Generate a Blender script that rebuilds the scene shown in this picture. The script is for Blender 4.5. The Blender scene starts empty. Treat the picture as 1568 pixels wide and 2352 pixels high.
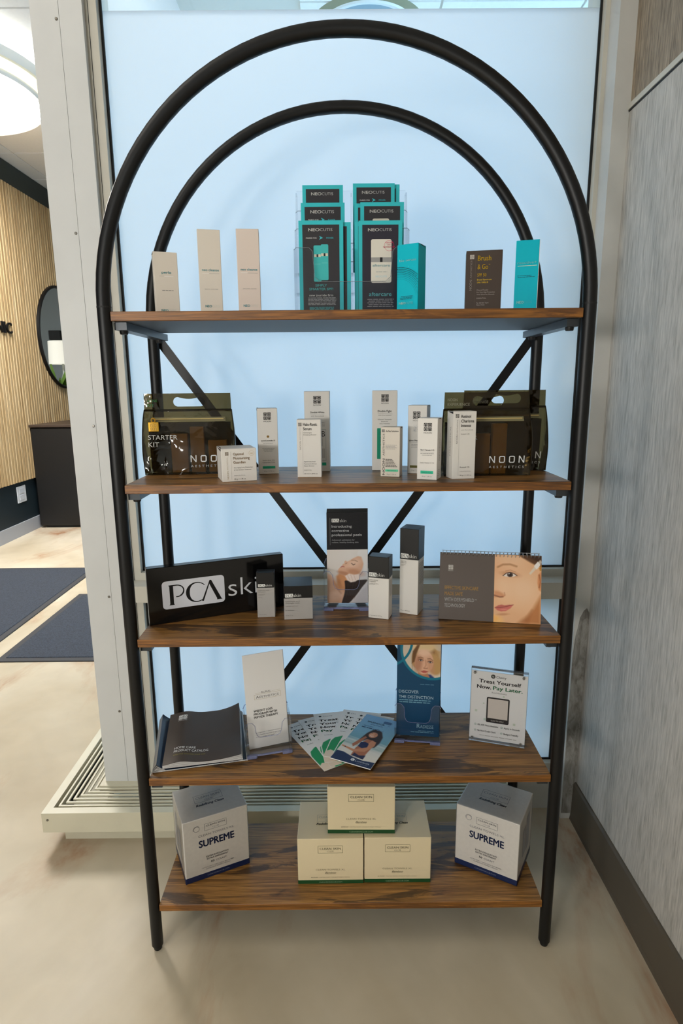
import bpy, bmesh, math, random
import numpy as np
from mathutils import Vector, Matrix

random.seed(7)
PI = math.pi
R = math.radians
sc = bpy.context.scene
C = sc.collection

# ------------------------------------------------------------------ camera
CAM = Vector((-0.0166, -1.1753, 1.2790))
FW = Vector((0.00255142, 0.97899851, -0.20385145))
RT = Vector((0.99995513, -0.00435749, -0.00841138))
UP = Vector((0.00912301, 0.20382084, 0.9789657))
cam = bpy.data.cameras.new('camera')
cam.sensor_fit = 'VERTICAL'
cam.sensor_height = 36.0
cam.lens = 36.0 * 1388.47 / 2352.0
cam.clip_start = 0.02
cam.clip_end = 100
co = bpy.data.objects.new('camera', cam)
M = Matrix.Identity(4)
for i in range(3):
    M[i][0], M[i][1], M[i][2], M[i][3] = RT[i], UP[i], -FW[i], CAM[i]
co.matrix_world = M
C.objects.link(co)
sc.camera = co

# ------------------------------------------------------------------ world (overcast daylight outside) and exposure
wd = bpy.data.worlds.new('sky')
sc.world = wd
wd.use_nodes = True
bg = wd.node_tree.nodes['Background']
bg.inputs[0].default_value = (0.38, 0.66, 1.0, 1)
bg.inputs[1].default_value = 3.7
LAMP_LOBBY = 40.0      # emission of the lit ceiling discs
LAMP_FILL_CEILING = 2.5
LAMP_FILL_GLOBE = 38.0
LAMP_FILL_VESTIBULE = 17.0
sc.view_settings.view_transform = 'Standard'
sc.view_settings.look = 'None'
sc.view_settings.gamma = 1.0
sc.view_settings.use_curve_mapping = False
sc.view_settings.exposure = 0.3
sc.cycles.use_denoising = True
sc.cycles.max_bounces = 12
sc.cycles.transparent_max_bounces = 24
sc.cycles.sample_clamp_indirect = 6.0
sc.cycles.caustics_reflective = False
sc.cycles.caustics_refractive = False


# ------------------------------------------------------------------ helpers: materials
def lin(c):
    return c / 12.92 if c <= 0.04045 else ((c + 0.055) / 1.055) ** 2.4


def S(r, g, b):
    return (lin(r / 255), lin(g / 255), lin(b / 255), 1.0)


MATS = {}


def mat(name, col=(.8, .8, .8, 1), rough=.5, metal=0.0, spec=.5, emit=None, es=0.0, coat=0.0, noise=0.0, nscale=40.0):
    if name in MATS:
        return MATS[name]
    m = bpy.data.materials.new(name)
    m.use_nodes = True
    nt = m.node_tree
    b = nt.nodes['Principled BSDF']
    b.inputs['Base Color'].default_value = col
    b.inputs['Roughness'].default_value = rough
    b.inputs['Metallic'].default_value = metal
    b.inputs['Specular IOR Level'].default_value = spec
    b.inputs['Coat Weight'].default_value = coat
    if emit:
        b.inputs['Emission Color'].default_value = emit
        b.inputs['Emission Strength'].default_value = es
    if noise:
        tc = nt.nodes.new('ShaderNodeTexCoord')
        nz = nt.nodes.new('ShaderNodeTexNoise')
        nz.inputs['Scale'].default_value = nscale
        nz.inputs['Detail'].default_value = 4
        mp = nt.nodes.new('ShaderNodeMapRange')
        mp.inputs[1].default_value = .3
        mp.inputs[2].default_value = .7
        mp.inputs[3].default_value = 1 - noise
        mp.inputs[4].default_value = 1 + noise
        mx = nt.nodes.new('ShaderNodeVectorMath')
        mx.operation = 'SCALE'
        mx.inputs[0].default_value = col[:3]
        nt.links.new(tc.outputs['Object'], nz.inputs['Vector'])
        nt.links.new(nz.outputs['Fac'], mp.inputs[0])
        nt.links.new(mp.outputs[0], mx.inputs['Scale'])
        nt.links.new(mx.outputs[0], b.inputs['Base Color'])
    MATS[name] = m
    return m


def nodes(name):
    m = bpy.data.materials.new(name)
    m.use_nodes = True
    MATS[name] = m
    return m, m.node_tree, m.node_tree.nodes['Principled BSDF'], m.node_tree.nodes['Material Output']


def ramp(nt, stops):
    r = nt.nodes.new('ShaderNodeValToRGB')
    e = r.color_ramp.elements
    e[0].position, e[0].color = stops[0]
    e[1].position, e[1].color = stops[-1]
    for p, c in stops[1:-1]:
        n = e.new(p)
        n.color = c
    return r


def coords(nt, scale, kind='Object', rnd=False, rot=(0, 0, 0)):
    tc = nt.nodes.new('ShaderNodeTexCoord')
    mp = nt.nodes.new('ShaderNodeMapping')
    mp.inputs['Scale'].default_value = scale
    mp.inputs['Rotation'].default_value = rot
    nt.links.new(tc.outputs[kind], mp.inputs['Vector'])
    if rnd:
        oi = nt.nodes.new('ShaderNodeObjectInfo')
        ml = nt.nodes.new('ShaderNodeMath')
        ml.operation = 'MULTIPLY'
        ml.inputs[1].default_value = 57.0
        nt.links.new(oi.outputs['Random'], ml.inputs[0])
        nt.links.new(ml.outputs[0], mp.inputs['Location'])
    return mp


def noise(nt, vec, scale, detail=5, rough=.55, dist=0.0):
    n = nt.nodes.new('ShaderNodeTexNoise')
    n.inputs['Scale'].default_value = scale
    n.inputs['Detail'].default_value = detail
    n.inputs['Roughness'].default_value = rough
    n.inputs['Distortion'].default_value = dist
    nt.links.new(vec.outputs[0], n.inputs['Vector'])
    return n


def mixc(nt, a, b, fac, mode='MIX'):
    m = nt.nodes.new('ShaderNodeMix')
    m.data_type = 'RGBA'
    m.blend_type = mode
    for sock, v in ((m.inputs[0], fac), (m.inputs[6], a), (m.inputs[7], b)):
        if isinstance(v, (int, float)):
            sock.default_value = v
        elif isinstance(v, tuple):
            sock.default_value = v
        else:
            nt.links.new(v, sock)
    return m.outputs[2]


def bump(nt, b, h, strength, dist=.002):
    bp = nt.nodes.new('ShaderNodeBump')
    bp.inputs['Strength'].default_value = strength
    bp.inputs['Distance'].default_value = dist
    nt.links.new(h, bp.inputs['Height'])
    nt.links.new(bp.outputs[0], b.inputs['Normal'])


def wood(name, dark, mid, light, patch, grain_axis_scale=(1.3, 34, 34), rough=.38):
    m, nt, b, o = nodes(name)
    mp = coords(nt, grain_axis_scale, rnd=True)
    n1 = noise(nt, mp, 3.2, 8, .62, .9)
    r1 = ramp(nt, [(.30, dark), (.48, mid), (.62, light), (.75, mid)])
    nt.links.new(n1.outputs['Fac'], r1.inputs[0])
    mp2 = coords(nt, (2.6, 15, 15), rnd=True)
    n2 = noise(nt, mp2, 1.0, 6, .62, 1.5)
    r2 = ramp(nt, [(.52, (0, 0, 0, 1)), (.565, (.9, .9, .9, 1))])
    nt.links.new(n2.outputs['Fac'], r2.inputs[0])
    mp3 = coords(nt, (5, 160, 160), rnd=True)
    n3 = noise(nt, mp3, 3, 3, .6)
    c1 = mixc(nt, r1.outputs[0], patch, r2.outputs[0])
    r3 = ramp(nt, [(.35, (.55, .55, .55, 1)), (.65, (1.15, 1.15, 1.15, 1))])
    nt.links.new(n3.outputs['Fac'], r3.inputs[0])
    c2 = mixc(nt, c1, r3.outputs[0], 1.0, 'MULTIPLY')
    nt.links.new(c2, b.inputs['Base Color'])
    b.inputs['Roughness'].default_value = rough
    b.inputs['Specular IOR Level'].default_value = .55
    bump(nt, b, n3.outputs['Fac'], .25, .0012)
    return m


def sheet(name, tint, refl=1.0, rough=.03, ior=1.49, body=None, bodyfac=0.0, wave=0.0):
    """thin clear plastic or glass sheet: tinted see-through with Fresnel gloss"""
    m, nt, b, o = nodes(name)
    nt.nodes.remove(b)
    tr = nt.nodes.new('ShaderNodeBsdfTransparent')
    tr.inputs[0].default_value = tint
    gl = nt.nodes.new('ShaderNodeBsdfGlossy')
    gl.inputs['Roughness'].default_value = rough
    fr = nt.nodes.new('ShaderNodeFresnel')
    fr.inputs['IOR'].default_value = ior
    ml = nt.nodes.new('ShaderNodeMath')
    ml.operation = 'MULTIPLY'
    ml.inputs[1].default_value = refl
    nt.links.new(fr.outputs[0], ml.inputs[0])
    if wave:
        nz = noise(nt, coords(nt, (1, 1, 1)), 34.0, 2, .4, .6)
        bp = nt.nodes.new('ShaderNodeBump')
        bp.inputs['Strength'].default_value = wave
        bp.inputs['Distance'].default_value = .004
        nt.links.new(nz.outputs['Fac'], bp.inputs['Height'])
        nt.links.new(bp.outputs[0], gl.inputs['Normal'])
        nt.links.new(bp.outputs[0], fr.inputs['Normal'])
    base = tr.outputs[0]
    if body:
        df = nt.nodes.new('ShaderNodeBsdfDiffuse')
        df.inputs[0].default_value = body
        m0 = nt.nodes.new('ShaderNodeMixShader')
        m0.inputs[0].default_value = bodyfac
        nt.links.new(tr.outputs[0], m0.inputs[1])
        nt.links.new(df.outputs[0], m0.inputs[2])
        base = m0.outputs[0]
    mx = nt.nodes.new('ShaderNodeMixShader')
    nt.links.new(ml.outputs[0], mx.inputs[0])
    nt.links.new(base, mx.inputs[1])
    nt.links.new(gl.outputs[0], mx.inputs[2])
    nt.links.new(mx.outputs[0], o.inputs[0])
    return m


# ------------------------------------------------------------------ helpers: meshes
class MB:
    def __init__(s):
        s.v, s.f, s.m = [], [], []

    def add(s, vs, fs, m=0):
        k = len(s.v)
        s.v += [tuple(p) for p in vs]
        s.f += [tuple(i + k for i in f) for f in fs]
        s.m += [m] * len(fs)
        return s

    def box(s, x0, x1, y0, y1, z0, z1, m=0):
        return s.add([(x0, y0, z0), (x1, y0, z0), (x1, y1, z0), (x0, y1, z0), (x0, y0, z1), (x1, y0, z1), (x1, y1, z1), (x0, y1, z1)],
                     [(0, 3, 2, 1), (4, 5, 6, 7), (0, 1, 5, 4), (1, 2, 6, 5), (2, 3, 7, 6), (3, 0, 4, 7)], m)

    def cbox(s, x0, x1, y0, y1, z0, z1, c=.0008, m=0):
        """box with chamfered edges"""
        b = bmesh.new()
        bmesh.ops.create_cube(b, size=1)
        for v in b.verts:
            v.co = Vector(((x0 + x1) / 2 + v.co.x * (x1 - x0), (y0 + y1) / 2 + v.co.y * (y1 - y0), (z0 + z1) / 2 + v.co.z * (z1 - z0)))
        bmesh.ops.bevel(b, geom=list(b.edges), offset=c, segments=1, affect='EDGES', profile=.5)
        b.verts.index_update()
        s.add([v.co[:] for v in b.verts], [[v.index for v in f.verts] for f in b.faces], m)
        b.free()
        return s

    def quad(s, a, b, c, d, m=0):
        return s.add([a, b, c, d], [(0, 1, 2, 3)], m)

    def tube(s, pts, r, n=12, m=0, closed=False, caps=True):
        pts = [Vector(p) for p in pts]
        k = len(pts)
        rr = r if isinstance(r, (list, tuple)) else [r] * k
        T = []
        for i in range(k):
            a = pts[(i - 1) % k] if (closed or i > 0) else pts[0]
            b = pts[(i + 1) % k] if (closed or i < k - 1) else pts[-1]
            T.append((b - a).normalized())
        t0 = T[0]
        ref = Vector((0, 0, 1)) if abs(t0.z) < .9 else Vector((1, 0, 0))
        nrm = (ref - t0 * ref.dot(t0)).normalized()
        vs = []
        for i in range(k):
            t = T[i]
            nrm = (nrm - t * nrm.dot(t)).normalized()
            bi = t.cross(nrm)
            for j in range(n):
                a = 2 * PI * j / n
                vs.append(pts[i] + (nrm * math.cos(a) + bi * math.sin(a)) * rr[i])
        fs = []
        for i in range(k if closed else k - 1):
            for j in range(n):
                a, b = i * n + j, i * n + (j + 1) % n
                c, d = ((i + 1) % k) * n + (j + 1) % n, ((i + 1) % k) * n + j
                fs.append((a, b, c, d))
        if caps and not closed:
            fs.append(tuple(range(n - 1, -1, -1)))
            fs.append(tuple(range((k - 1) * n, k * n)))
        return s.add(vs, fs, m)

    def lathe(s, prof, n=48, cx=0, cy=0, m=0, mats=None):
        vs, fs, ms = [], [], []
        for (r, z) in prof:
            for j in range(n):
                a = 2 * PI * j / n
                vs.append((cx + r * math.cos(a), cy + r * math.sin(a), z))
        for i in range(len(prof) - 1):
            for j in range(n):
                fs.append((i * n + j, i * n + (j + 1) % n, (i + 1) * n + (j + 1) % n, (i + 1) * n + j))
                ms.append(mats[i] if mats else m)
        k = len(s.v)
        s.v += vs
        s.f += [tuple(q + k for q in f) for f in fs]
        s.m += ms
        return s

    def slab(s, poly, y0, y1, m=0, ax='y'):
        """polygon (u,v) extruded; ax y: (u, y, v); ax z: (u, v, z); ax x: (x, u, v)"""
        n = len(poly)

        def P(u, v, t):
            return (u, t, v) if ax == 'y' else ((u, v, t) if ax == 'z' else (t, u, v))
        vs = [P(u, v, y0) for u, v in poly] + [P(u, v, y1) for u, v in poly]
        fs = [tuple(range(n)), tuple(range(2 * n - 1, n - 1, -1))]
        fs += [(i, n + i, n + (i + 1) % n, (i + 1) % n) for i in range(n)]
        return s.add(vs, fs, m)

    def build(s, name, mats, parent=None, smooth=False, loc=None, rz=None):
        me = bpy.data.meshes.new(name)
        me.from_pydata(s.v, [], s.f)
        for mm in (mats if isinstance(mats, (list, tuple)) else [mats]):
            me.materials.append(mm)
        me.polygons.foreach_set('material_index', s.m)
        if smooth:
            me.polygons.foreach_set('use_smooth', [True] * len(s.f))
        me.update()
        bmf = bmesh.new()
        bmf.from_mesh(me)
        bmesh.ops.recalc_face_normals(bmf, faces=bmf.faces)
        bmf.to_mesh(me)
        bmf.free()
        if smooth:
            me.set_sharp_from_angle(angle=R(40))
        o = bpy.data.objects.new(name, me)
        C.objects.link(o)
        if parent:
            o.parent = parent
        if loc:
            o.location = loc
        if rz is not None:
            o.rotation_euler.z = rz
        return o


def thing(name, label, cat, loc=(0, 0, 0), rz=0, group=None):
    o = bpy.data.objects.new(name, None)
    C.objects.link(o)
    o.empty_display_size = .05
    o.location = loc
    o.rotation_euler.z = rz
    o['label'] = label
    o['category'] = cat
    if group:
        o['group'] = group
    return o


def tag(o, label, cat, group=None):
    o['label'] = label
    o['category'] = cat
    if group:
        o['group'] = group
    return o


def struct(o, label=None):
    o['kind'] = 'structure'
    if label:
        o['label'] = label
    return o


def dup(o, parent, loc=None):
    c = o.copy()
    C.objects.link(c)
    c.parent = parent
    if loc:
        c.location = loc
    return c


# ------------------------------------------------------------------ helpers: flat print
_FONT = bpy.data.curves.new('type', 'FONT')
_FONT.resolution_u = 3
_FONTO = bpy.data.objects.new('type', _FONT)
_TC = {}
CAP = .729


def glyphs(text, bold, shear, space):
    k = (text, bold, shear, space)
    if k not in _TC:
        _FONT.body = text
        _FONT.offset = bold
        _FONT.shear = shear
        _FONT.space_character = space
        me = bpy.data.meshes.new_from_object(_FONTO)
        v = np.array([q.co[:2] for q in me.vertices]).reshape(-1, 2)
        f = [tuple(p.vertices) for p in me.polygons]
        bpy.data.meshes.remove(me)
        _TC[k] = (v, f)
    return _TC[k]


class Print:
    """flat ink on a face: fractions u,v of a face w x h; origin o, axes eu, ev, outward n"""

    def __init__(s, w, h, o=(0, 0, 0), eu=(1, 0, 0), ev=(0, 0, 1), n=(0, -1, 0), surf=None):
        s.w, s.h = w, h
        s.o, s.eu, s.ev, s.n = Vector(o), Vector(eu), Vector(ev), Vector(n)
        s.mb = MB()
        s.cols = []
        s.off = .00025
        s.surf = surf

    def P(s, u, v):
        if s.surf:
            return s.surf(u, v, s.off)
        return s.o + s.eu * u + s.ev * v + s.n * s.off

    def c(s, col):
        if col not in s.cols:
            s.cols.append(col)
        return s.cols.index(col)

    def put(s, pts, faces, col):
        s.mb.add([s.P(u, v) for u, v in pts], faces, s.c(col))
        s.off += .000012

    def poly(s, pts, col, frac=True):
        if frac:
            pts = [(u * s.w, v * s.h) for u, v in pts]
        s.put(pts, [tuple(range(len(pts)))], col)
        return s

    def rect(s, u0, v0, u1, v1, col):
        return s.poly([(u0, v0), (u1, v0), (u1, v1), (u0, v1)], col)

    def rrect(s, u0, v0, u1, v1, r, col):
        """r in metres"""
        x0, x1, y0, y1 = u0 * s.w, u1 * s.w, v0 * s.h, v1 * s.h
        pts = []
        for cx, cy, a0 in ((x1 - r, y0 + r, -90), (x1 - r, y1 - r, 0), (x0 + r, y1 - r, 90), (x0 + r, y0 + r, 180)):
            for k in range(6):
                a = R(a0 + 18 * k)
                pts.append((cx + r * math.cos(a), cy + r * math.sin(a)))
        return s.poly(pts, col, False)

    def ell(s, u, v, ru, rv, col, n=24):
        """ru, rv in metres"""
        return s.poly([(u * s.w + ru * math.cos(2 * PI * k / n), v * s.h + rv * math.sin(2 * PI * k / n)) for k in range(n)], col, False)

    def ring(s, u, v, r0, r1, col, n=28, a0=0, a1=360):
        pts, fs = [], []
        for k in range(n + 1):
            a = R(a0 + (a1 - a0) * k / n)
            pts += [(u * s.w + r0 * math.cos(a), v * s.h + r0 * math.sin(a)), (u * s.w + r1 * math.cos(a), v * s.h + r1 * math.sin(a))]
        fs = [(2 * k, 2 * k + 1, 2 * k + 3, 2 * k + 2) for k in range(n)]
        s.put(pts, fs, col)
        return s

    def frame(s, u0, v0, u1, v1, t, col):
        """outline, t in metres"""
        tu, tv = t / s.w, t / s.h
        s.rect(u0, v0, u1, v0 + tv, col)
        s.rect(u0, v1 - tv, u1, v1, col)
        s.rect(u0, v0, u0 + tu, v1, col)
        s.rect(u1 - tu, v0, u1, v1, col)
        return s

    def line(s, u0, v0, u1, v1, t, col):
        a, b = Vector((u0 * s.w, v0 * s.h)), Vector((u1 * s.w, v1 * s.h))
        d = (b - a).normalized() * (t / 2)
        p = Vector((-d.y, d.x))
        return s.poly([tuple(a - p), tuple(b - p), tuple(b + p), tuple(a + p)], col, False)

    def T(s, text, u, v, h, col, w=None, al='L', bold=0.0, rot=0, shear=0.0, space=1.0):
        """text, baseline at (u,v); cap height h and optional total width w as fractions of the face"""
        vs, fs = glyphs(text, min(bold, 0.0), shear, space)
        if not len(vs):
            return s
        if bold > .004:
            n0, q = len(vs), bold * 1.1
            sh = [(-q, 0), (q, 0), (0, q * .7), (0, -q * .7)]
            fs = list(fs) + [tuple(i + n0 * (k + 1) for i in f) for k in range(4) for f in fs]
            vs = np.concatenate([vs] + [vs + np.array(d) for d in sh])
        H = h * s.h if rot == 0 else h * s.w
        k = H / CAP
        x0, x1 = vs[:, 0].min(), vs[:, 0].max()
        W = (x1 - x0) * k
        kx = k
        if w:
            WW = w * (s.w if rot == 0 else s.h)
            kx = k * WW / W
            W = WW
        dx = {'L': 0, 'C': -W / 2, 'R': -W}[al]
        pts = []
        for x, y in vs:
            a, b = (x - x0) * kx + dx, y * k
            if rot == 90:
                a, b = -b, a
            pts.append((u * s.w + a, v * s.h + b))
        s.put(pts, fs, col)
        return s

    def greek(s, u0, v, u1, h, col, seed=0, al='L'):
        """a line of print too small to read: word-long strokes"""
        rnd = random.Random(seed * 131 + int(v * 1000))
        u = u0
        while u < u1 - .01:
            L = min(rnd.uniform(.05, .15), u1 - u)
            s.rect(u, v, u + L * .86, v + h, col)
            u += L
        return s

    def noon(s, u, v, side, ink, gap, word=None):
        """the square four-cell emblem, side in metres, lower left corner at (u,v)"""
        x, y = u * s.w, v * s.h
        cs = side / 2
        for i in range(2):
            for j in range(2):
                ox, oy = x + i * cs, y + j * cs
                g = cs * .05

                def rq(a, col, r, drop=0):
                    q = []
                    for cx, cy, a0 in ((cs - a - r, a + r - drop, -90), (cs - a - r, cs - a - r, 0), (a + r, cs - a - r, 90), (a + r, a + r - drop, 180)):
                        for k in range(4):
                            t = R(a0 + 30 * k)
                            q.append((ox + cx + r * math.cos(t), oy + cy + r * math.sin(t)))
                    s.poly(q, col, False)
                rq(g, ink, cs * .12)
                opened = (i + j) % 2 == 1
                rq(cs * .2, gap, cs * .14)
                if opened:
                    s.poly([(ox + cs * .2, oy + g), (ox + cs * .8, oy + g), (ox + cs * .8, oy + cs * .5), (ox + cs * .2, oy + cs * .5)], gap, False)
                rq(cs * .29, ink, cs * .08)
                if opened:
                    s.poly([(ox + cs * .29, oy + g), (ox + cs * .71, oy + g), (ox + cs * .71, oy + cs * .5), (ox + cs * .29, oy + cs * .5)], ink, False)
        if word:
            s.T(word, u + side / 2 / s.w, v - side * .26 / s.h, side * .17 / s.h, ink, w=side * .95 / s.w, al='C')
        return s

    def noonword(s, u, v, w, h, col):
        """wide-spaced squared letters N O O N; all fractions"""
        x0, y0, W, H = u * s.w, v * s.h, w * s.w, h * s.h
        gw = W * .165
        t = gw * .17
        for k, ch in enumerate('NOON'):
            x = x0 + k * (W - gw) / 3
            if ch == 'N':
                for q in ([(0, 0), (t, 0), (t, H), (0, H)], [(gw - t, 0), (gw, 0), (gw, H), (gw - t, H)], [(0, H), (t * 1.1, H), (gw, 0), (gw - t * 1.1, 0)]):
                    s.poly([(x + p[0], y0 + p[1]) for p in q], col, False)
            else:
                pts = []
                for r, i in ((gw * .26, 0), (gw * .12, t)):
                    for cx, cy, a0 in ((gw - i - r, i + r, -90), (gw - i - r, H - i - r, 0), (i + r, H - i - r, 90), (i + r, i + r, 180)):
                        for m_ in range(5):
                            a_ = R(a0 + 22.5 * m_)
                            pts.append((x + cx + r * math.cos(a_), y0 + cy + r * math.sin(a_)))
                s.put(pts, [(m_, (m_ + 1) % 20, 20 + (m_ + 1) % 20, 20 + m_) for m_ in range(20)], col)
        return s

    def pca(s, u0, v0, u1, v1, plate, ink):
        """white plate with the three tall letters"""
        W, H = (u1 - u0) * s.w, (v1 - v0) * s.h
        s.rrect(u0, v0, u1, v1, H * .13, plate)

        def Q(x, y):
            return (u0 * s.w + W * x, v0 * s.h + H * y)

        def go(pts):
            s.poly([Q(*p) for p in pts], ink, False)
        # P
        go([(.10, .13), (.185, .13), (.175, .18), (.175, .80), (.185, .85), (.10, .85), (.115, .80), (.115, .18)])
        pts, fs = [], []
        N = 16
        for k in range(N + 1):
            a = R(96 - 200 * k / N)
            ro = (.115, .225)
            ri = (.075 + .02 * math.cos(a - .4), .19)
            pts += [Q(.235 + ro[0] * math.cos(a), .62 + ro[1] * math.sin(a)), Q(.235 + ri[0] * math.cos(a), .62 + ri[1] * math.sin(a))]
        s.put(pts, [(2 * k, 2 * k + 1, 2 * k + 3, 2 * k + 2) for k in range(N)], ink)
        go([(.11, .85), (.24, .85), (.24, .81), (.11, .81)])
        # C
        pts = []
        N = 26
        for k in range(N + 1):
            a = R(40 + 275 * k / N)
            t = .5 - .5 * math.cos(2 * PI * k / N)
            ro = (.175, .365)
            ri = (.175 - .012 - .05 * t, .365 - .03 - .03 * t)
            pts += [Q(.545 + ro[0] * math.cos(a), .49 + ro[1] * math.sin(a)), Q(.545 + ri[0] * math.cos(a), .49 + ri[1] * math.sin(a))]
        s.put(pts, [(2 * k, 2 * k + 1, 2 * k + 3, 2 * k + 2) for k in range(N)], ink)
        # A without a bar
        go([(.62, .14), (.65, .13), (.765, .80), (.785, .87), (.76, .87)])
        go([(.76, .87), (.785, .87), (.945, .14), (.96, .12), (.865, .12), (.87, .16), (.755, .72)])
        return s

    def build(s, name, parent):
        ms = [ink(c) for c in s.cols]
        return s.mb.build(name, ms, parent)


def ink(c):
    k = 'ink_%d_%d_%d' % tuple(c)
    return mat(k, S(*c), .55, spec=.3)


# ---- raster prints (photographs printed on covers): per-vertex colour on a fine grid
class Pic:
    def __init__(s, w, h, nx, ny):
        s.w, s.h, s.nx, s.ny = w, h, nx, ny
        u = np.linspace(0, 1, nx)
        v = np.linspace(0, 1, ny)
        s.U, s.V = np.meshgrid(u, v)
        s.asp = h / w
        s.I = np.zeros((ny, nx, 3))
        rg = np.random.RandomState(3)
        s.N = rg.rand(ny, nx)

    def fill(s, col):
        s.I[:] = np.array(col) / 255
        return s

    def blend(s, mask, col, a=1.0):
        k = np.clip(mask, 0, 1)[..., None] * a
        s.I = s.I * (1 - k) + np.array(col) / 255 * k
        return s

    def vgrad(s, stops):
        vs = [q[0] for q in stops]
        for c in range(3):
            s.I[..., c] = np.interp(s.V, vs, [q[1][c] / 255 for q in stops])
        return s

    def ell(s, cu, cv, ru, rv, col, soft=.15, rot=0, a=1.0):
        """ru, rv as fractions of the WIDTH"""
        du, dv = s.U - cu, (s.V - cv) * s.asp
        t = R(rot)
        x, y = du * math.cos(t) + dv * math.sin(t), -du * math.sin(t) + dv * math.cos(t)
        d = np.sqrt((x / ru) ** 2 + (y / rv) ** 2)
        return s.blend((1 - d) / max(soft, 1e-3) + .5, col, a)

    def poly(s, pts, col, soft=.012, a=1.0):
        P = [(p[0], p[1] * s.asp) for p in pts]
        X, Y = s.U, s.V * s.asp
        ins = np.zeros_like(X, bool)
        dm = np.full_like(X, 9.)
        n = len(P)
        for i in range(n):
            (x0, y0), (x1, y1) = P[i], P[(i + 1) % n]
            c = ((y0 > Y) != (y1 > Y)) & (X < (x1 - x0) * (Y - y0) / (y1 - y0 + 1e-12) + x0)
            ins ^= c
            L = (x1 - x0) ** 2 + (y1 - y0) ** 2 + 1e-12
            t = np.clip(((X - x0) * (x1 - x0) + (Y - y0) * (y1 - y0)) / L, 0, 1)
            dm = np.minimum(dm, np.hypot(X - x0 - t * (x1 - x0), Y - y0 - t * (y1 - y0)))
        return s.blend(np.where(ins, dm, -dm) / soft + .5, col, a)

    def stroke(s, pts, wd, col, soft=.01, a=1.0):
        P = [(p[0], p[1] * s.asp) for p in pts]
        X, Y = s.U, s.V * s.asp
        dm = np.full_like(X, 9.)
        for i in range(len(P) - 1):
            (x0, y0), (x1, y1) = P[i], P[i + 1]
            L = (x1 - x0) ** 2 + (y1 - y0) ** 2 + 1e-12
            t = np.clip(((X - x0) * (x1 - x0) + (Y - y0) * (y1 - y0)) / L, 0, 1)
            dm = np.minimum(dm, np.hypot(X - x0 - t * (x1 - x0), Y - y0 - t * (y1 - y0)))
        return s.blend((wd / 2 - dm) / soft + .5, col, a)

    def build(s, name, parent, P, smooth_off=.0002):
        nx, ny = s.nx, s.ny
        vs = [P(u * s.w, v * s.h) for v in np.linspace(0, 1, ny) for u in np.linspace(0, 1, nx)]
        fs = [(j * nx + i, j * nx + i + 1, (j + 1) * nx + i + 1, (j + 1) * nx + i) for j in range(ny - 1) for i in range(nx - 1)]
        me = bpy.data.meshes.new(name)
        me.from_pydata([tuple(p) for p in vs], [], fs)
        ca = me.color_attributes.new('Col', 'FLOAT_COLOR', 'POINT')
        I = np.clip(s.I, 0, 1).reshape(-1, 3)
        L = np.where(I <= .04045, I / 12.92, ((I + .055) / 1.055) ** 2.4)
        ca.data.foreach_set('color', np.concatenate([L, np.ones((len(L), 1))], 1).astype(np.float32).ravel())
        me.materials.append(MATS['photo_print'])
        o = bpy.data.objects.new(name, me)
        C.objects.link(o)
        o.parent = parent
        return o


m, nt, b, o = nodes('photo_print')
at = nt.nodes.new('ShaderNodeAttribute')
at.attribute_name = 'Col'
nt.links.new(at.outputs['Color'], b.inputs['Base Color'])
b.inputs['Roughness'].default_value = .4
b.inputs['Specular IOR Level'].default_value = .35

# ------------------------------------------------------------------ materials of the place
m, nt, b, o = nodes('floor_resin')
mp = coords(nt, (.8, .55, 1), rot=(0, 0, R(-25)))
n1 = noise(nt, mp, 1.1, 5, .55, 1.4)
mp2 = coords(nt, (1.5, .6, 1), rot=(0, 0, R(-62)))
n2 = noise(nt, mp2, 1.0, 7, .6, 2.2)
r1 = ramp(nt, [(.3, S(172, 157, 131)), (.5, S(193, 181, 158)), (.72, S(210, 200, 182))])
nt.links.new(n1.outputs['Fac'], r1.inputs[0])
r2 = ramp(nt, [(.52, (0, 0, 0, 1)), (.60, (.30, .30, .30, 1)), (.68, (.92, .92, .92, 1))])
nt.links.new(n2.outputs['Fac'], r2.inputs[0])
cc = mixc(nt, r1.outputs[0], S(158, 112, 78), r2.outputs[0])
n3 = noise(nt, coords(nt, (1, 1, 1)), 7, 4, .5, .5)
r3 = ramp(nt, [(.3, (.93, .93, .93, 1)), (.7, (1.04, 1.04, 1.04, 1))])
nt.links.new(n3.outputs['Fac'], r3.inputs[0])
nt.links.new(mixc(nt, cc, r3.outputs[0], 1.0, 'MULTIPLY'), b.inputs['Base Color'])
b.inputs['Roughness'].default_value = .50
b.inputs['Specular IOR Level'].default_value = .22


def wallpaper(name, dark, mid, light):
    m, nt, b, o = nodes(name)
    n1 = noise(nt, coords(nt, (310, 310, 24)), 1.0, 3, .6)
    n2 = noise(nt, coords(nt, (130, 130, 11)), 1.0, 3, .6)
    ad = nt.nodes.new('ShaderNodeMath')
    ad.operation = 'ADD'
    nt.links.new(n1.outputs['Fac'], ad.inputs[0])
    nt.links.new(n2.outputs['Fac'], ad.inputs[1])
    hf = nt.nodes.new('ShaderNodeMath')
    hf.operation = 'MULTIPLY'
    hf.inputs[1].default_value = .5
    nt.links.new(ad.outputs[0], hf.inputs[0])
    r1 = ramp(nt, [(.36, dark), (.5, mid), (.64, light)])
    nt.links.new(hf.outputs[0], r1.inputs[0])
    nt.links.new(r1.outputs[0], b.inputs['Base Color'])
    b.inputs['Roughness'].default_value = .55
    b.inputs['Specular IOR Level'].default_value = .35
    bump(nt, b, hf.outputs[0], .35, .002)
    return m


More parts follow.
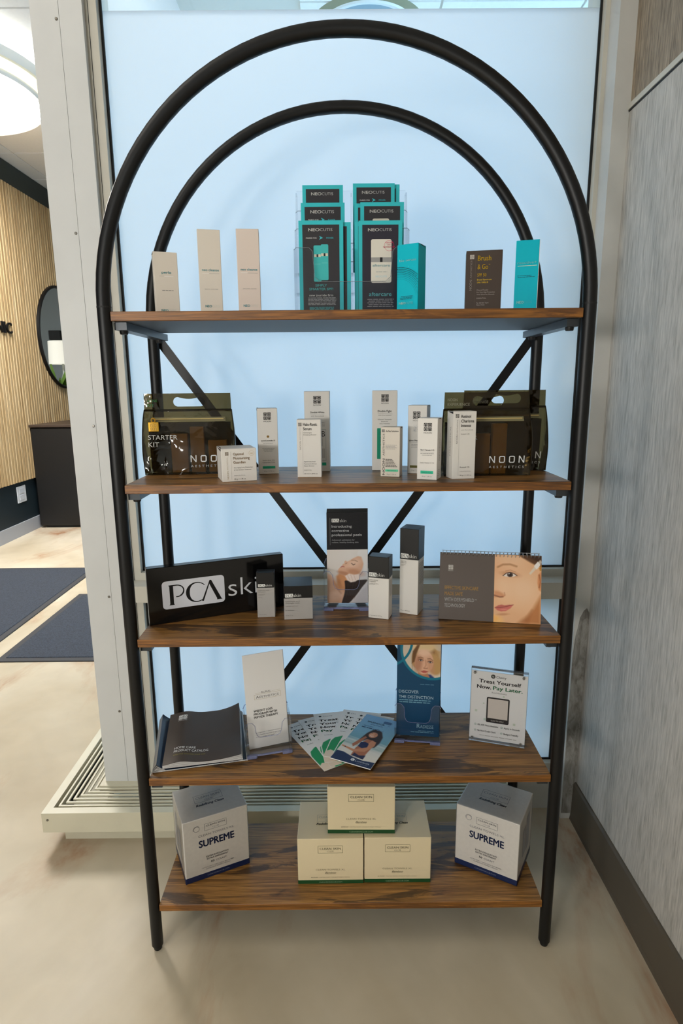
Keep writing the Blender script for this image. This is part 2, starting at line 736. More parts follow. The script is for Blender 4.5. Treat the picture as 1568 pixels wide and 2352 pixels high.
WP_LOW = wallpaper('wallpaper_pale', S(158, 154, 146), S(184, 180, 173), S(203, 198, 190))
WP_UP = wallpaper('wallpaper_taupe', S(104, 92, 78), S(140, 126, 108), S(170, 152, 130))
ALU = mat('painted_aluminium', S(207, 208, 207), .42, spec=.4, noise=.03, nscale=9)
ALU2 = mat('frame_aluminium', S(196, 192, 180), .40, spec=.4, noise=.03, nscale=14)
HEAT = mat('heater_enamel', S(205, 200, 178), .42, spec=.4, noise=.04, nscale=12)
HEATIN = mat('heater_inside', S(22, 21, 19), .8)
SCREW = mat('screw_head', S(120, 116, 108), .35, metal=.8)
GASKET = mat('black_gasket', S(14, 16, 18), .5)
PLASTER = mat('white_plaster', S(196, 195, 190), .75, noise=.03, nscale=20)
WALLG = mat('grey_wall_paint', S(150, 160, 164), .7)
CEILM = mat('ceiling_tile', S(244, 244, 241), .85, noise=.02, nscale=60)
GRIDM = mat('ceiling_grid', S(214, 212, 204), .6)
DKBAND = mat('charcoal_green_paint', S(44, 52, 50), .6)
DKWALL = mat('dark_teal_paint', S(18, 34, 42), .55)
SLATB = mat('slat_backing', S(120, 88, 52), .8)
BASEB = mat('taupe_vinyl', S(86, 78, 66), .5, noise=.04, nscale=10)
BASEG = mat('grey_vinyl', S(168, 172, 180), .5)
BLACKM = mat('black_metal', S(11, 11, 12), .42, spec=.35)
BLACKR = mat('black_rubber', S(12, 12, 12), .6)
GREYM = mat('grey_metal_rail', S(58, 62, 66), .35, metal=.4)
DESKM = mat('black_laminate', S(16, 15, 15), .5)
MATM = mat('mat_carpet', S(52, 58, 68), .95, noise=.35, nscale=160)
MATE = mat('mat_rubber', S(58, 58, 60), .8)
WHITEC = mat('white_card', S(226, 222, 216), .5, spec=.35)
CREAMC = mat('cream_card', S(222, 213, 200), .5, spec=.35)
PINKC = mat('blush_card', S(222, 207, 196), .5, spec=.35)
BAMC = mat('bamboo_card', S(224, 208, 172), .32, spec=.45)
TEALC = mat('teal_card', S(0, 184, 204), .45, spec=.15)
TEALD = mat('teal_brochure', S(60, 194, 204), .45, spec=.2)
BROWNC = mat('brown_card', S(70, 57, 48), .45, spec=.35)
BLACKC = mat('black_card', S(17, 17, 19), .35, spec=.4)
GREYC = mat('taupe_card', S(96, 86, 80), .5, spec=.3)
PAPER = mat('white_paper', S(232, 230, 228), .6, spec=.3)
NAVYC = mat('navy_gloss_card', S(12, 38, 66), .25, spec=.5)
DKBLUE = mat('deep_blue_card', S(0, 62, 98), .35, spec=.4)
GOLD = mat('gold_metal', S(222, 168, 62), .28, metal=1.0)
SILVER = mat('silver_wire', S(196, 196, 198), .3, metal=.9)
MAGNET = mat('magnet', S(118, 116, 112), .35, metal=.7)
SHELFW = [wood('shelf_wood', S(84, 56, 27), S(146, 102, 50), S(174, 126, 66), S(70, 48, 28)), None]
EDGEW = wood('shelf_edge_wood', S(80, 48, 16), S(128, 80, 26), S(152, 98, 36), S(108, 66, 24), rough=.45)
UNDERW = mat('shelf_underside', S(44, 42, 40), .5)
m, nt, b, o = nodes('pale_slat_wood')
n1 = noise(nt, coords(nt, (60, 60, 1.5), rnd=True), 1.0, 4, .6, .4)
r1 = ramp(nt, [(.3, S(156, 126, 86)), (.5, S(188, 160, 116)), (.7, S(212, 188, 148))])
nt.links.new(n1.outputs['Fac'], r1.inputs[0])
nt.links.new(r1.outputs[0], b.inputs['Base Color'])
b.inputs['Roughness'].default_value = .6
SLATW = m
ACRYL = sheet('clear_acrylic', (.985, .988, .994, 1), .6, .02)
ACRYLE = sheet('acrylic_edge', (.72, .76, .94, 1), 1.0, .05, body=S(176, 184, 236), bodyfac=.30)
ACRYLC = sheet('acrylic_edge_clear', (.88, .91, .95, 1), 1.0, .05, body=S(214, 218, 224), bodyfac=.25)
PVC = sheet('smoky_vinyl', (.42, .345, .20, 1), .9, .06, 1.45, body=S(72, 58, 30), bodyfac=.12, wave=.6)
PVCE = sheet('smoky_vinyl_seam', (.20, .17, .10, 1), .8, .08, 1.45, body=S(54, 45, 24), bodyfac=.35)
WRAP = sheet('shrink_wrap', (.99, .99, .99, 1), 0.55, .14, 1.45)
CLEARG = sheet('clear_glass', (.93, .96, .96, 1), .9, .01, 1.5)
MIRROR = mat('mirror_glass', (.86, .9, .9, 1), .02, metal=1.0)
LAMPON = mat('lamp_diffuser', S(255, 250, 238), .5, emit=(1, .975, .94, 1), es=LAMP_LOBBY)
LAMPFILLC = mat('lamp_diffuser_fill', S(255, 250, 238), .5, emit=(1, .965, .91, 1), es=LAMP_FILL_CEILING)
LAMPFILLV = mat('lamp_fill_vestibule', S(200, 215, 225), .4, emit=(1, .96, .9, 1), es=LAMP_FILL_VESTIBULE)
LAMPFILLG = mat('fill_globe', S(255, 250, 238), .5, emit=(1, .965, .91, 1), es=LAMP_FILL_GLOBE)
LAMPRING = mat('lamp_ring', S(226, 226, 218), .35, spec=.5)
LAMPGLOW = mat('lamp_added_glow', S(250, 250, 246), .5, emit=(1, .97, .92, 1), es=5.0)
LAMPGOLD = mat('lamp_ring_brass_glow', S(232, 214, 150), .4, emit=(1, .90, .62, 1), es=1.2)  # emission added so the ring brightens the ceiling beside it
LEAF = mat('green_leaf', S(92, 128, 48), .5, noise=.25, nscale=8)
SHADE = mat('lamp_shade_fabric', S(240, 236, 224), .8, emit=(1, .95, .85, 1), es=.35)

# frosted film: daylight from outside scatters through it
m, nt, b, o = nodes('frosted_film')
nt.nodes.remove(b)
tl = nt.nodes.new('ShaderNodeBsdfTranslucent')
tl.inputs[0].default_value = (.86, .90, .92, 1)
df = nt.nodes.new('ShaderNodeBsdfDiffuse')
df.inputs[0].default_value = (.80, .82, .82, 1)
mx = nt.nodes.new('ShaderNodeMixShader')
mx.inputs[0].default_value = .34
nt.links.new(tl.outputs[0], mx.inputs[1])
nt.links.new(df.outputs[0], mx.inputs[2])
nt.links.new(mx.outputs[0], o.inputs[0])
FILM = m

# ------------------------------------------------------------------ the setting
XL, XR = -2.85, .676
YB, YF, ZC = -3.2, 7.3, 3.18
YP = .455                                     # window post front
fl = MB().quad((XL, YB, 0), (3.2, YB, 0), (3.2, YF, 0), (XL, YF, 0)).build('floor', MATS['floor_resin'])
struct(fl, 'cream marbled resin floor with brown veins')

# right wall: pale wallpaper below the metal trim, taupe above
ZT = 1.912
wr = MB().box(XR, XR + .12, YB, .415, 0, ZT).build('wall_right', WP_LOW)
struct(wr, 'pale grey wallpapered wall with vertical streaks')
MB().box(XR + .002, XR + .12, YB, .415, ZT + .012, ZC).build('wallpaper_panel', WP_UP, wr)
t2 = MB().box(XR - .004, XR + .01, YB, .415, ZT, ZT + .012).build('trim_2', ALU2)
struct(t2, 'thin metal strip between the two wallpapers')
MB().box(XR - .0015, XR + .001, YB, .415, ZT - .004, ZT).build('shadow_strip', GASKET, t2)  # solid black strip standing in for the shadow under the trim
bb = MB().slab([(XR, 0), (XR - .012, 0), (XR - .010, .012), (XR - .008, .118), (XR - .004, .124), (XR, .124)], YB, .415, ax='y').build('baseboard_right', BASEB)
struct(bb, 'taupe vinyl baseboard along the right wall')

# narrow return beside the window with torn wallpaper, and the strip of wall under the window
m, nt, b, o = nodes('torn_plaster')
n1 = noise(nt, coords(nt, (60, 60, 22)), 1.0, 6, .65, .8)
rr1 = ramp(nt, [(.36, S(110, 105, 98)), (.50, S(136, 133, 127)), (.64, S(156, 154, 148))])
nt.links.new(n1.outputs['Fac'], rr1.inputs[0])
nt.links.new(rr1.outputs[0], b.inputs['Base Color'])
b.inputs['Roughness'].default_value = .85
bump(nt, b, n1.outputs['Fac'], .5, .003)
TORN = m
wb = MB().box(.637, XR + .12, .415, .62, 0, ZC).build('wall_window', PLASTER)
struct(wb, 'narrow painted return between window and wallpapered wall')
torn = [(.6385, .02), (.675, .02), (.675, .655), (.668, .668), (.660, .660), (.655, .648), (.651, .640), (.647, .610), (.642, .585), (.6385, .53)]
MB().slab(torn, .4125, .4155).build('torn_patch', TORN, wb)
MB().box(-.61, .637, .462, .60, 0, .13).build('sill_wall', PLASTER, wb)

# window post (corner of the glazed entrance): wide cover plate, seam, narrow strip, screws
po = MB().box(-.733, -.666, YP, .62, .113, ZC).build('trim_1', ALU)
struct(po, 'wide painted aluminium corner post beside the frosted window')
MB().box(-.6648, -.610, YP - .0008, .62, .113, ZC).build('cover_strip', ALU, po)
sm = MB().lathe([(0, .0022), (.0030, .0020), (.0036, .0008), (.0038, 0)], 14).build('screw', SCREW, po)
sm.rotation_euler = (R(90), 0, 0)
for i, z in enumerate((2.13, 1.66, 1.18, .70, .345)):
    s_ = sm if i == 0 else dup(sm, po)
    s_.location = (-.6725, YP, z)


def window(name, z0, z1, label, split=None, notop=False):
    x0, x1 = -.610, .637
    yf, yg = .472, .4975
    a, b_ = -.583, .6265
    w = bpy.data.objects.new(name, None)
    C.objects.link(w)
    w.location = (0, 0, 0)
    struct(w, label)
    MB().box(x0, a, yf, .56, z0, z1).build('frame_stile', ALU2, w)
    MB().box(b_, x1, yf, .56, z0, z1).build('frame_stile', ALU2, w)
    MB().box(a, b_, yf, .56, z0, z0 + .022).build('frame_rail', ALU2, w)
    MB().box(a, b_, yf, .56, z1 - .022, z1).build('frame_rail', ALU2, w)
    MB().box(x0 + .0065, x0 + .0078, yf - .0008, yf + .02, z0, z1).build('bead', GASKET, w)
    g = MB()
    zz0, zz1 = z0 + .022, z1 - .022
    for (p0, p1, q0, q1) in ((a, a + .006, zz0, zz1), (b_ - .006, b_, zz0, zz1), (a, b_, zz0, zz0 + .005), (a, b_, zz1 - .005, zz1)):
        g.box(p0, p1, yg - .005, yg - .001, q0, q1)
    g.build('gasket', GASKET, w)
    if split:
        MB().box(a, b_, yg, yg + .001, zz0, split).build('film', FILM, w)
        MB().box(a, b_, yg + .002, yg + .008, split, zz1).build('pane', CLEARG, w)
    else:
        MB().box(a, b_, yg, yg + .001, zz0, zz1).build('film', FILM, w)
    return w


w1 = window('window_1', .743, ZC - .08, 'tall frosted window pane glowing with daylight', 2.168)
MB().box(-.610, .637, .415, .50, .697, .743).build('mullion', ALU2, w1)
MB().box(-.610, .637, YP, .56, ZC - .08, ZC).build('head', ALU2, w1)
w2 = window('window_2', .125, .697, 'low frosted pane under the window rail')

# glazed side of the entrance, running back from the post
w3 = bpy.data.objects.new('window_3', None)
C.objects.link(w3)
struct(w3, 'glazed side of the entrance behind the post')
MB().box(-.70, -.699, .62, 3.2, .13, ZC - .08).build('film', FILM, w3)
MB().box(-.72, -.67, .62, 3.2, .05, .13).build('frame_rail', ALU2, w3)
MB().box(-.72, -.67, 3.2, 3.26, 0, ZC).build('frame_stile', ALU2, w3)
MB().box(-.72, -.67, .62, 3.2, ZC - .08, ZC).build('frame_rail', ALU2, w3)
# entrance ceiling seen through the clear strip, with a round light
ve = MB().box(-.70, 3.2, .57, 3.0, 2.905, 2.96).build('ceiling_entrance', GRIDM)
struct(ve, 'tiled entrance ceiling seen over the film')
TP = .62
tl0 = MB().box(.006, TP - .006, .006, TP - .006, 0, .006)
k = 0
for i in range(-1, 3):
    for j in range(0, 4):
        x, y = -.175 + i * TP, .58 + j * TP
        if x < -.72 or y > 2.5:
            continue
        MB().box(max(x + .006, -.70), x + TP - .006, y + .006, min(y + TP - .006, 2.99), 2.898, 2.905).build('ceiling_tile', CEILM, ve)
lv = thing('round_downlight', 'round recessed light with pale ring above the window', 'light', (.13, 2.02, 2.898))
MB().lathe([(.19, -.004), (.215, -.010), (.222, -.004)], 48).build('trim_ring', mat('white_ring', S(235, 238, 238), .4), lv, True)
MB().lathe([(.222, -.004), (.262, -.002), (.266, 0)], 48).build('outer_ring', mat('olive_ring', S(138, 140, 112), .4), lv, True)
MB().lathe([(0.001, -.003), (.19, -.004)], 48).build('lens', mat('blue_grey_lens', S(140, 168, 184), .3), lv, True)

# ceiling over the room and lobby, tile by tile
ce = MB().box(XL - .1, XR + .12, YB, .50, ZC + .012, ZC + .05)
ce.box(XL - .1, -.67, .50, YF, ZC + .012, ZC + .05)
ce = ce.build('ceiling', GRIDM)
struct(ce, 'white tiled suspended ceiling')
G = .647
tile = None
for i in range(-1, 6):
    for j in range(-12, 6):
        x, y = -2.69 + i * G, 4.322 + j * G
        if y > .5 - G and x > -.67 - G * .5:
            if x > -.67 - .1 or y > .5 - G:
                if x + G > -.66 and y + G > .5:
                    continue
        if tile is None:
            tile = MB().box(.008, G - .008, .008, G - .008, 0, .012).build('ceiling_tile', CEILM, ce)
            t_ = tile
        else:
            t_ = dup(tile, ce)
        t_.location = (x, y, ZC + .004)

# left lobby wall: dark band, pale timber slats, dark dado, grey skirting
wl = MB().box(XL - .12, XL, YB, YF, 0, ZC).build('wall_left', DKWALL)
struct(wl, 'lobby wall clad in pale vertical timber slats')
MB().box(XL, XL + .012, YB, YF, 3.0, ZC).build('top_band', DKBAND, wl)
MB().box(XL, XL + .004, 2.6, YF, .473, 3.0).build('slat_backing', SLATB, wl)
sl = None
y = 2.62
while y < YF - .02:
    if sl is None:
        sl = MB().cbox(0, .018, 0, .030, 0, 2.527, .003).build('slat', SLATW, wl)
        q = sl
    else:
        q = dup(sl, wl)
    q.location = (XL + .004, y, .473)
    y += .046
bl = MB().box(XL, XL + .012, YB, YF, 0, .116).build('baseboard_left', BASEG)
struct(bl, 'grey vinyl baseboard under the slat wall')
wf = MB().box(XL, 3.2, YF, YF + .1, 0, ZC).build('wall_far', WALLG)
struct(wf)
wk = MB().box(XL, XR + .12, YB - .1, YB, 0, ZC).build('wall_rear', WALLG)
struct(wk)
wi = MB().box(-.72, -.62, 3.26, YF, 0, ZC).build('wall_inner', WALLG)
struct(wi)


# ------------------------------------------------------------------ ceiling lamps and added fill lights
def round_lamp(loc, disc, label, r=.577):
    t = thing('ceiling_light', label, 'ceiling light', loc, 0, 'round ceiling lights')
    k = r / .577
    MB().lathe([(.001, -.185), (.3 * k, -.184), (.55 * k, -.178), (.577 * k, -.172)], 64).build('diffuser', disc, t, True)
    MB().lathe([(.577 * k, -.172), (.592 * k, -.176), (.600 * k, -.165), (.600 * k, -.150)], 64).build('lower_ring', LAMPRING, t, True)
    MB().lathe([(.600 * k, -.150), (.612 * k, -.148), (.630 * k, -.120), (.632 * k, -.108)], 64).build('middle_ring', LAMPGOLD, t, True)
    MB().lathe([(.632 * k, -.108), (.652 * k, -.106), (.664 * k, -.085), (.668 * k, -.06)], 64).build('upper_ring', LAMPRING, t, True)
    MB().lathe([(.655 * k, -.06), (.655 * k, .004)], 64).build('added_glow_drum', LAMPGLOW, t, True)  # added glowing band that lights up the ceiling around the fixture
    return t


round_lamp((-2.42, 2.90, ZC), LAMPON, 'large round glowing ceiling light above the lobby')
round_lamp((-1.55, -.55, ZC), LAMPFILLC, 'round ceiling fill light added behind the viewer')  # unseen lamp added to lift the brightness of the display area
for x_, lab in ((-2.1, 'added globe fill light behind the viewer, left one'), (-1.2, 'added globe fill light behind the viewer, right one')):
    t = thing('fill_lamp', lab, 'fill light', (x_, -2.35, 0), 0, 'added globe fill lights')  # unseen low globe added as fill on the product fronts
    MB().lathe([(.001, 0), (.14, 0), (.14, .015), (.012, .03)], 32).build('base', BLACKM, t, True)
    MB().tube([(0, 0, .02), (0, 0, 1.14)], .009, 12).build('pole', BLACKM, t, True)
    MB().lathe([(.001, 1.12)] + [(.19 * math.sin(R(12 * k)), 1.31 - .19 * math.cos(R(12 * k))) for k in range(1, 15)] + [(.001, 1.50)], 32).build('globe', LAMPFILLG, t, True)
lv2 = thing('round_downlight', 'added round fill light close behind the frosted window', 'light', (-.15, 1.05, 2.898))
MB().lathe([(.19, -.004), (.215, -.010), (.222, -.004)], 48).build('trim_ring', mat('white_ring', S(235, 238, 238), .4), lv2, True)  # invented light, added to brighten and whiten the upper film
MB().lathe([(0.001, -.003), (.19, -.004)], 48).build('lens', LAMPFILLV, lv2, True)

# ------------------------------------------------------------------ lobby furniture
d = thing('reception_desk', 'black laminate reception desk against the slat wall', 'desk', (XL + .024, 4.36, 0))
MB().cbox(.05, 1.9, .03, .80, 0, .02, .002).build('plinth', BLACKR, d)
MB().cbox(0, 1.95, 0, .82, .02, .935, .012).build('body', DESKM, d)
MB().cbox(-.0, 1.97, -.012, .84, .935, .958, .003).build('desk_top', mat('desk_top_laminate', S(62, 50, 42), .4), d)

mi = thing('round_mirror', 'round black-framed mirror hanging on the slat wall', 'mirror', (XL + .022, 5.20, 1.78))
q = MB().lathe([(.475, 0), (.475, .022), (.482, .028), (.494, .028), (.50, .022), (.50, 0)], 64).build('frame', BLACKM, mi, True)
q.rotation_euler = (0, R(90), 0)
q = MB().lathe([(.001, .012), (.478, .012)], 64).build('glass', MIRROR, mi)
q.rotation_euler = (0, R(90), 0)

wo = thing('wall_outlet', 'white outlet plate on the dark lower wall band', 'outlet', (XL, 4.06, .29))
MB().cbox(0, .007, 0, .15, 0, .145, .003).build('plate', mat('white_plastic', S(214, 220, 228), .4), wo)
for zz in (.022, .080):
    MB().cbox(.006, .010, .035, .115, zz, zz + .045, .002).build('socket', mat('white_plastic2', S(200, 206, 216), .35), wo)

ws = thing('wall_lettering', 'black raised letters NIC on the pale slat wall', 'sign', (XL + .024, 0, 0))
for ch, yy, ww in (('N', 4.005, .095), ('I', 4.122, .018), ('C', 4.158, .085)):
    vs, fs = glyphs(ch, .015, 0, 1)
    x0, x1 = vs[:, 0].min(), vs[:, 0].max()
    y0, y1 = vs[:, 1].min(), vs[:, 1].max()
    mb = MB()
    P = [(0.012, yy + (x - x0) / (x1 - x0) * ww, 1.742 + (yv - y0) / (y1 - y0) * .092) for x, yv in vs]
    mb.add(P, fs)
    mb.add([(0.0, p[1], p[2]) for p in P], fs)
    from collections import Counter
    ec = Counter()
    for f in fs:
        for i in range(len(f)):
            a_, b_ = f[i], f[(i + 1) % len(f)]
            ec[tuple(sorted((a_, b_)))] += 1
    for (a_, b_), c_ in ec.items():
        if c_ == 1:
            mb.quad(P[a_], P[b_], (0, P[b_][1], P[b_][2]), (0, P[a_][1], P[a_][2]))
    mb.build('letter', BLACKM, ws)

# sideboard, table lamp and plant round the corner: they show only in the mirror
sb = thing('sideboard', 'dark sideboard beyond the reception desk', 'sideboard', (XL + .024, 5.72, 0))
MB().cbox(0, .62, 0, .9, .06, .93, .006).build('body', DESKM, sb)
MB().cbox(0, .64, -.01, .91, .93, .955, .003).build('top', mat('desk_top_laminate', S(62, 50, 42), .4), sb)
MB().box(.04, .58, .05, .85, 0, .06).build('plinth', BLACKR, sb)
tlp = thing('table_lamp', 'table lamp with white drum shade reflected in the round mirror', 'lamp', (-2.40, 6.10, .955))
MB().lathe([(.001, 0), (.075, 0), (.078, .02), (.03, .04), (.05, .16), (.06, .30), (.03, .44), (.012, .50), (.012, .62)], 32).build('base', mat('glazed_ceramic', S(196, 200, 196), .2), tlp, True)
MB().lathe([(.15, .60), (.14, .86)], 40).build('lamp_shade', SHADE, tlp, True)
pl = thing('potted_plant', 'leafy green plant reflected low in the round mirror', 'plant', (-2.42, 5.86, .955))
MB().lathe([(.001, 0), (.06, 0), (.08, .14), (.074, .14), (.06, .12), (.001, .12)], 28).build('pot', mat('white_pot', S(210, 210, 205), .4), pl, True)
for i in range(26):
    a = i * 2.4
    tilt = .25 + .5 * ((i * 37) % 10) / 10
    L = .30 + .22 * ((i * 53) % 10) / 10
    pts = []
    for k in range(6):
        t = k / 5
        rr_ = L * t * math.sin(tilt * (0.5 + t))
        pts.append(Vector((rr_ * math.cos(a), rr_ * math.sin(a), .12 + L * t * math.cos(tilt * .8 * t))))
    mb = MB()
    wv = Vector((-math.sin(a), math.cos(a), 0))
    vs = []
    for k, p in enumerate(pts):
        wdt = .022 * math.sin(PI * (k + .6) / 6.2) + .002
        vs += [p - wv * wdt, p + Vector((0, 0, .004)), p + wv * wdt]
    fs = []
    for k in range(5):
        fs += [(3 * k, 3 * k + 1, 3 * k + 4, 3 * k + 3), (3 * k + 1, 3 * k + 2, 3 * k + 5, 3 * k + 4)]
    mb.add(vs, fs).build('leaf', LEAF, pl, True)
tag(MB().cbox(-1.90, -1.74, YF - .06, YF - .005, 1.92, 2.04, .006).build('wall_speaker', DESKM), 'small black box on the far wall, seen in the mirror', 'speaker')


def floor_mat(x0, x1, y0, y1, label):
    t = thing('floor_mat', label, 'mat', (x0, y0, 0), 0, 'charcoal entrance mats')
    w, h = x1 - x0, y1 - y0
    MB().cbox(0, w, 0, h, 0, .006, .004).build('rubber_border', MATE, t)
    MB().cbox(.035, w - .035, .035, h - .035, .003, .010, .003).build('carpet', MATM, t)


floor_mat(-1.672, -.76, 1.512, 2.475, 'charcoal mat nearest the window post, in front of the other mat')
floor_mat(-3.0 + .17, -1.775, 1.15, 3.05, 'charcoal mat farther left, toward the reception desk')

# ------------------------------------------------------------------ convector heater wrapping the post
ht = thing('convector_heater', 'low cream metal heater with slatted top wrapping the window post', 'heater', (-.862, .315, 0))
HX = 1.34     # length
HY = 2.6      # side run depth
z0, z1 = .052, .113
MB().box(.042, HX - .03, .037, .13, 0, .06).build('base_plinth', HEAT, ht)
MB().box(.042, .13, .13, HY, 0, .06).build('base_plinth', HEAT, ht)
MB().slab([(0, 0), (HX, 0), (HX, .018), (.018, .018)], z0, z1, ax='z').build('front_panel', HEAT, ht)
MB().slab([(0, 0), (.018, .018), (.018, HY), (0, HY)], z0, z1, ax='z').build('side_panel', HEAT, ht)
MB().slab([(.018, .018), (HX, .018), (HX, .024), (.024, .024)], z1 - .008, z1, ax='z').build('front_lip', HEAT, ht)
MB().slab([(.018, .018), (.024, .024), (.024, HY), (.018, HY)], z1 - .008, z1, ax='z').build('side_lip', HEAT, ht)
MB().box(.02, HX - .002, .02, .14, z0, z0 + .006).build('tray', HEATIN, ht)
MB().box(.02, .14, .14, HY, z0, z0 + .006).build('tray', HEATIN, ht)
MB().box(HX - .004, HX, .018, .14, z0, z1).build('end_cap', HEAT, ht)
for i in range(6):
    a = .0335 + i * .0148
    e = a + .0052
    MB().slab([(a, a), (HX - .004, a), (HX - .004, e), (e, e)], z1 - .007, z1 - .002, ax='z').build('slat', HEAT, ht)
    MB().slab([(a, a), (e, e), (e, HY), (a, HY)], z1 - .007, z1 - .002, ax='z').build('slat', HEAT, ht)
MB().slab([(.118, .118), (HX - .004, .118), (HX - .004, .147), (.147, .147)], z1 - .02, z1, ax='z').build('inner_bar', HEAT, ht)
MB().slab([(.118, .118), (.147, .147), (.147, HY), (.118, HY)], z1 - .02, z1, ax='z').build('inner_bar', HEAT, ht)
for sx, sz, yy in ((.016, .092, 0), (.096, .038, .037)):
    q = MB().lathe([(0, .002), (.003, .0018), (.0036, 0)], 12).build('screw', SCREW, ht)
    q.rotation_euler = (R(90), 0, 0)
    q.location = (sx, yy, sz)

# ------------------------------------------------------------------ arched display shelf
SH = thing('arched_display_shelf', 'black tubular arched shelf unit with five brown wooden shelves', 'shelf unit', (0, 0, 0))
W, D, RTB = .45, .295, .0130
ZA = 1.425
Z = [1.4172, 1.0925, .7704, .4473, .1244]
TH = .0172


def frame_path(y):
    p = [(-W, y, .012), (-W, y, .4), (-W, y, .8), (-W, y, 1.2), (-W, y, ZA)]
    for k in range(1, 48):
        a = PI - PI * k / 48
        p.append((W * math.cos(a), y, ZA + W * math.sin(a)))
    return p + [(W, y, ZA), (W, y, 1.2), (W, y, .8), (W, y, .4), (W, y, .012)]


for nm, y in (('front_frame', 0), ('back_frame', D)):
    p = frame_path(y)
    rr_ = [RTB] * len(p)
    fr = MB().tube(p, rr_, 20).build(nm, BLACKM, SH, True)
    for s in (-1, 1):
        MB().lathe([(.001, 0), (.0085, 0), (.0095, .003), (.0095, .010), (.0115, .011), (.0130, .017)], 20, s * W, y).build('foot_cap', BLACKR, fr, True)
    for s in (-1, 1):
        MB().lathe([(.0133, ZA + .002), (.0133, ZA + .0005), (.0133, ZA - .001)], 20, s * W, y).build('tube_joint', BLACKR, fr)
for i, z in enumerate(Z):
    b_ = bpy.data.objects.new('shelf_board', None)
    mb = MB()
    xw, y0, y1 = .4365, -.0075, .2537
    c = .0012
    # rounded-edge board: top, edge and underside faces carry their own wood
    prof = [(y0 + c, 0), (y0, -c), (y0, -TH + c), (y0 + c, -TH), (y1 - c, -TH), (y1, -TH + c), (y1, -c), (y1 - c, 0)]
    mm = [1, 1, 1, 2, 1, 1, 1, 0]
    n = len(prof)
    vs = [(-xw, a, q) for a, q in prof] + [(xw, a, q) for a, q in prof]
    k = len(mb.v)
    mb.v += vs
    for j in range(n):
        mb.f.append((j, (j + 1) % n, n + (j + 1) % n, n + j))
        mb.m.append(mm[j])
    mb.f += [tuple(range(n)), tuple(range(2 * n - 1, n - 1, -1))]
    mb.m += [1, 1]
    o = mb.build('shelf_board', [SHELFW[0], EDGEW, UNDERW], SH)
    o.location = (0, 0, z)
    for s in (-1, 1):
        xa, xb = s * .4365, s * .4135
        r_ = MB().box(min(xa, xb), max(xa, xb), .008, D - .008, z - TH - .0145, z - TH - .0005).build('support_rail', GREYM, SH)
        r_.location = (0, 0, 0)
        for yy in (.028, D - .035):
            MB().lathe([(.001, z - TH - .021), (.007, z - TH - .021), (.008, z - TH - .018), (.008, z - TH - .014)], 14, s * .426, yy).build('bolt', BLACKR, r_)
for s in (-1, 1):
    a, b_ = Vector((-s * .438, D + .010, 1.385)), Vector((s * .438, D + .010, .150))
    dd = (b_ - a).normalized()
    nn = Vector((-dd.z, 0, dd.x)) * .0105
    yo = .0035 * s
    mb = MB()
    vs = []
    for y_ in (-.0015, .0015):
        for p in (a - nn, b_ - nn, b_ + nn, a + nn):
            vs.append((p.x, p.y + y_ + yo, p.z))
    mb.add(vs, [(0, 1, 2, 3), (7, 6, 5, 4), (0, 4, 5, 1), (1, 5, 6, 2), (2, 6, 7, 3), (3, 7, 4, 0)])
    mb.build('cross_brace', BLACKM, SH)

# ------------------------------------------------------------------ things on the shelves
DK, GY, LG, WH = (44, 40, 38), (128, 124, 120), (168, 164, 160), (240, 238, 234)
TL_, TLL, GOLDI, GRN = (30, 160, 172), (150, 190, 194), (150, 112, 54), (60, 178, 138)
NAVY, DGRN = (22, 40, 84), (26, 72, 36)


def carton(label, x, y, z, yaw, w, d, h, body, group=None, name='product_carton', cat='carton', slot=None, part='carton'):
    t = thing(name, label, cat, (x, y, z + .0003), R(yaw), group)
    MB().cbox(0, w, 0, d, 0, h, .0007).build(part, body, t)
    if slot == 'L':
        MB().slab([(.0003, d * .05), (.0003, d * .95), (.0035, d * .5)], h + .0001, h + .0006, ax='z').build('tuck_slot', BLACKR, t)
        MB().slab([(d * .1, h - .0052), (d * .9, h - .0012), (d * .1, h - .0008)], -.0004, .0002, ax='x').build('tuck_slot', BLACKR, t)
    if slot == 'R':
        MB().slab([(d * .1, h - .0008), (d * .9, h - .0035), (d * .55, h - .0006)], w - .0002, w + .0004, ax='x').build('tuck_slot', BLACKR, t)
    return t


def front(t, w, h):
    return Print(w, h)


def neocutis(p, u, v, h, w, c1, c2, al='L'):
    a = u if al == 'L' else u - w / 2
    p.T('NEO', a, v, h, c1, w=w * .46, bold=.018)
    p.T('CUTIS', a + w * .48, v, h, c2, w=w * .52, bold=-.006)


# --- top shelf: slim cosmetic cartons
z = Z[0]
w, h = .0455, .1195
t = carton('short white carton reading perle, leftmost on the top shelf', -.3735, .070, z, 20, w, .032, h, CREAMC, 'slim skincare cartons on the top shelf', slot='L')
p = Print(w, h)
p.T('perle', .52, .665, .042, TL_, w=.40, al='C', bold=.012)
p.line(.22, .625, .42, .628, .0004, GY).line(.42, .622, .80, .622, .0007, WH)
p.greek(.30, .40, .78, .010, GY, 1)
neocutis(p, .22, .075, .036, .62, TL_, (196, 206, 200))
p.build('lettering', t)

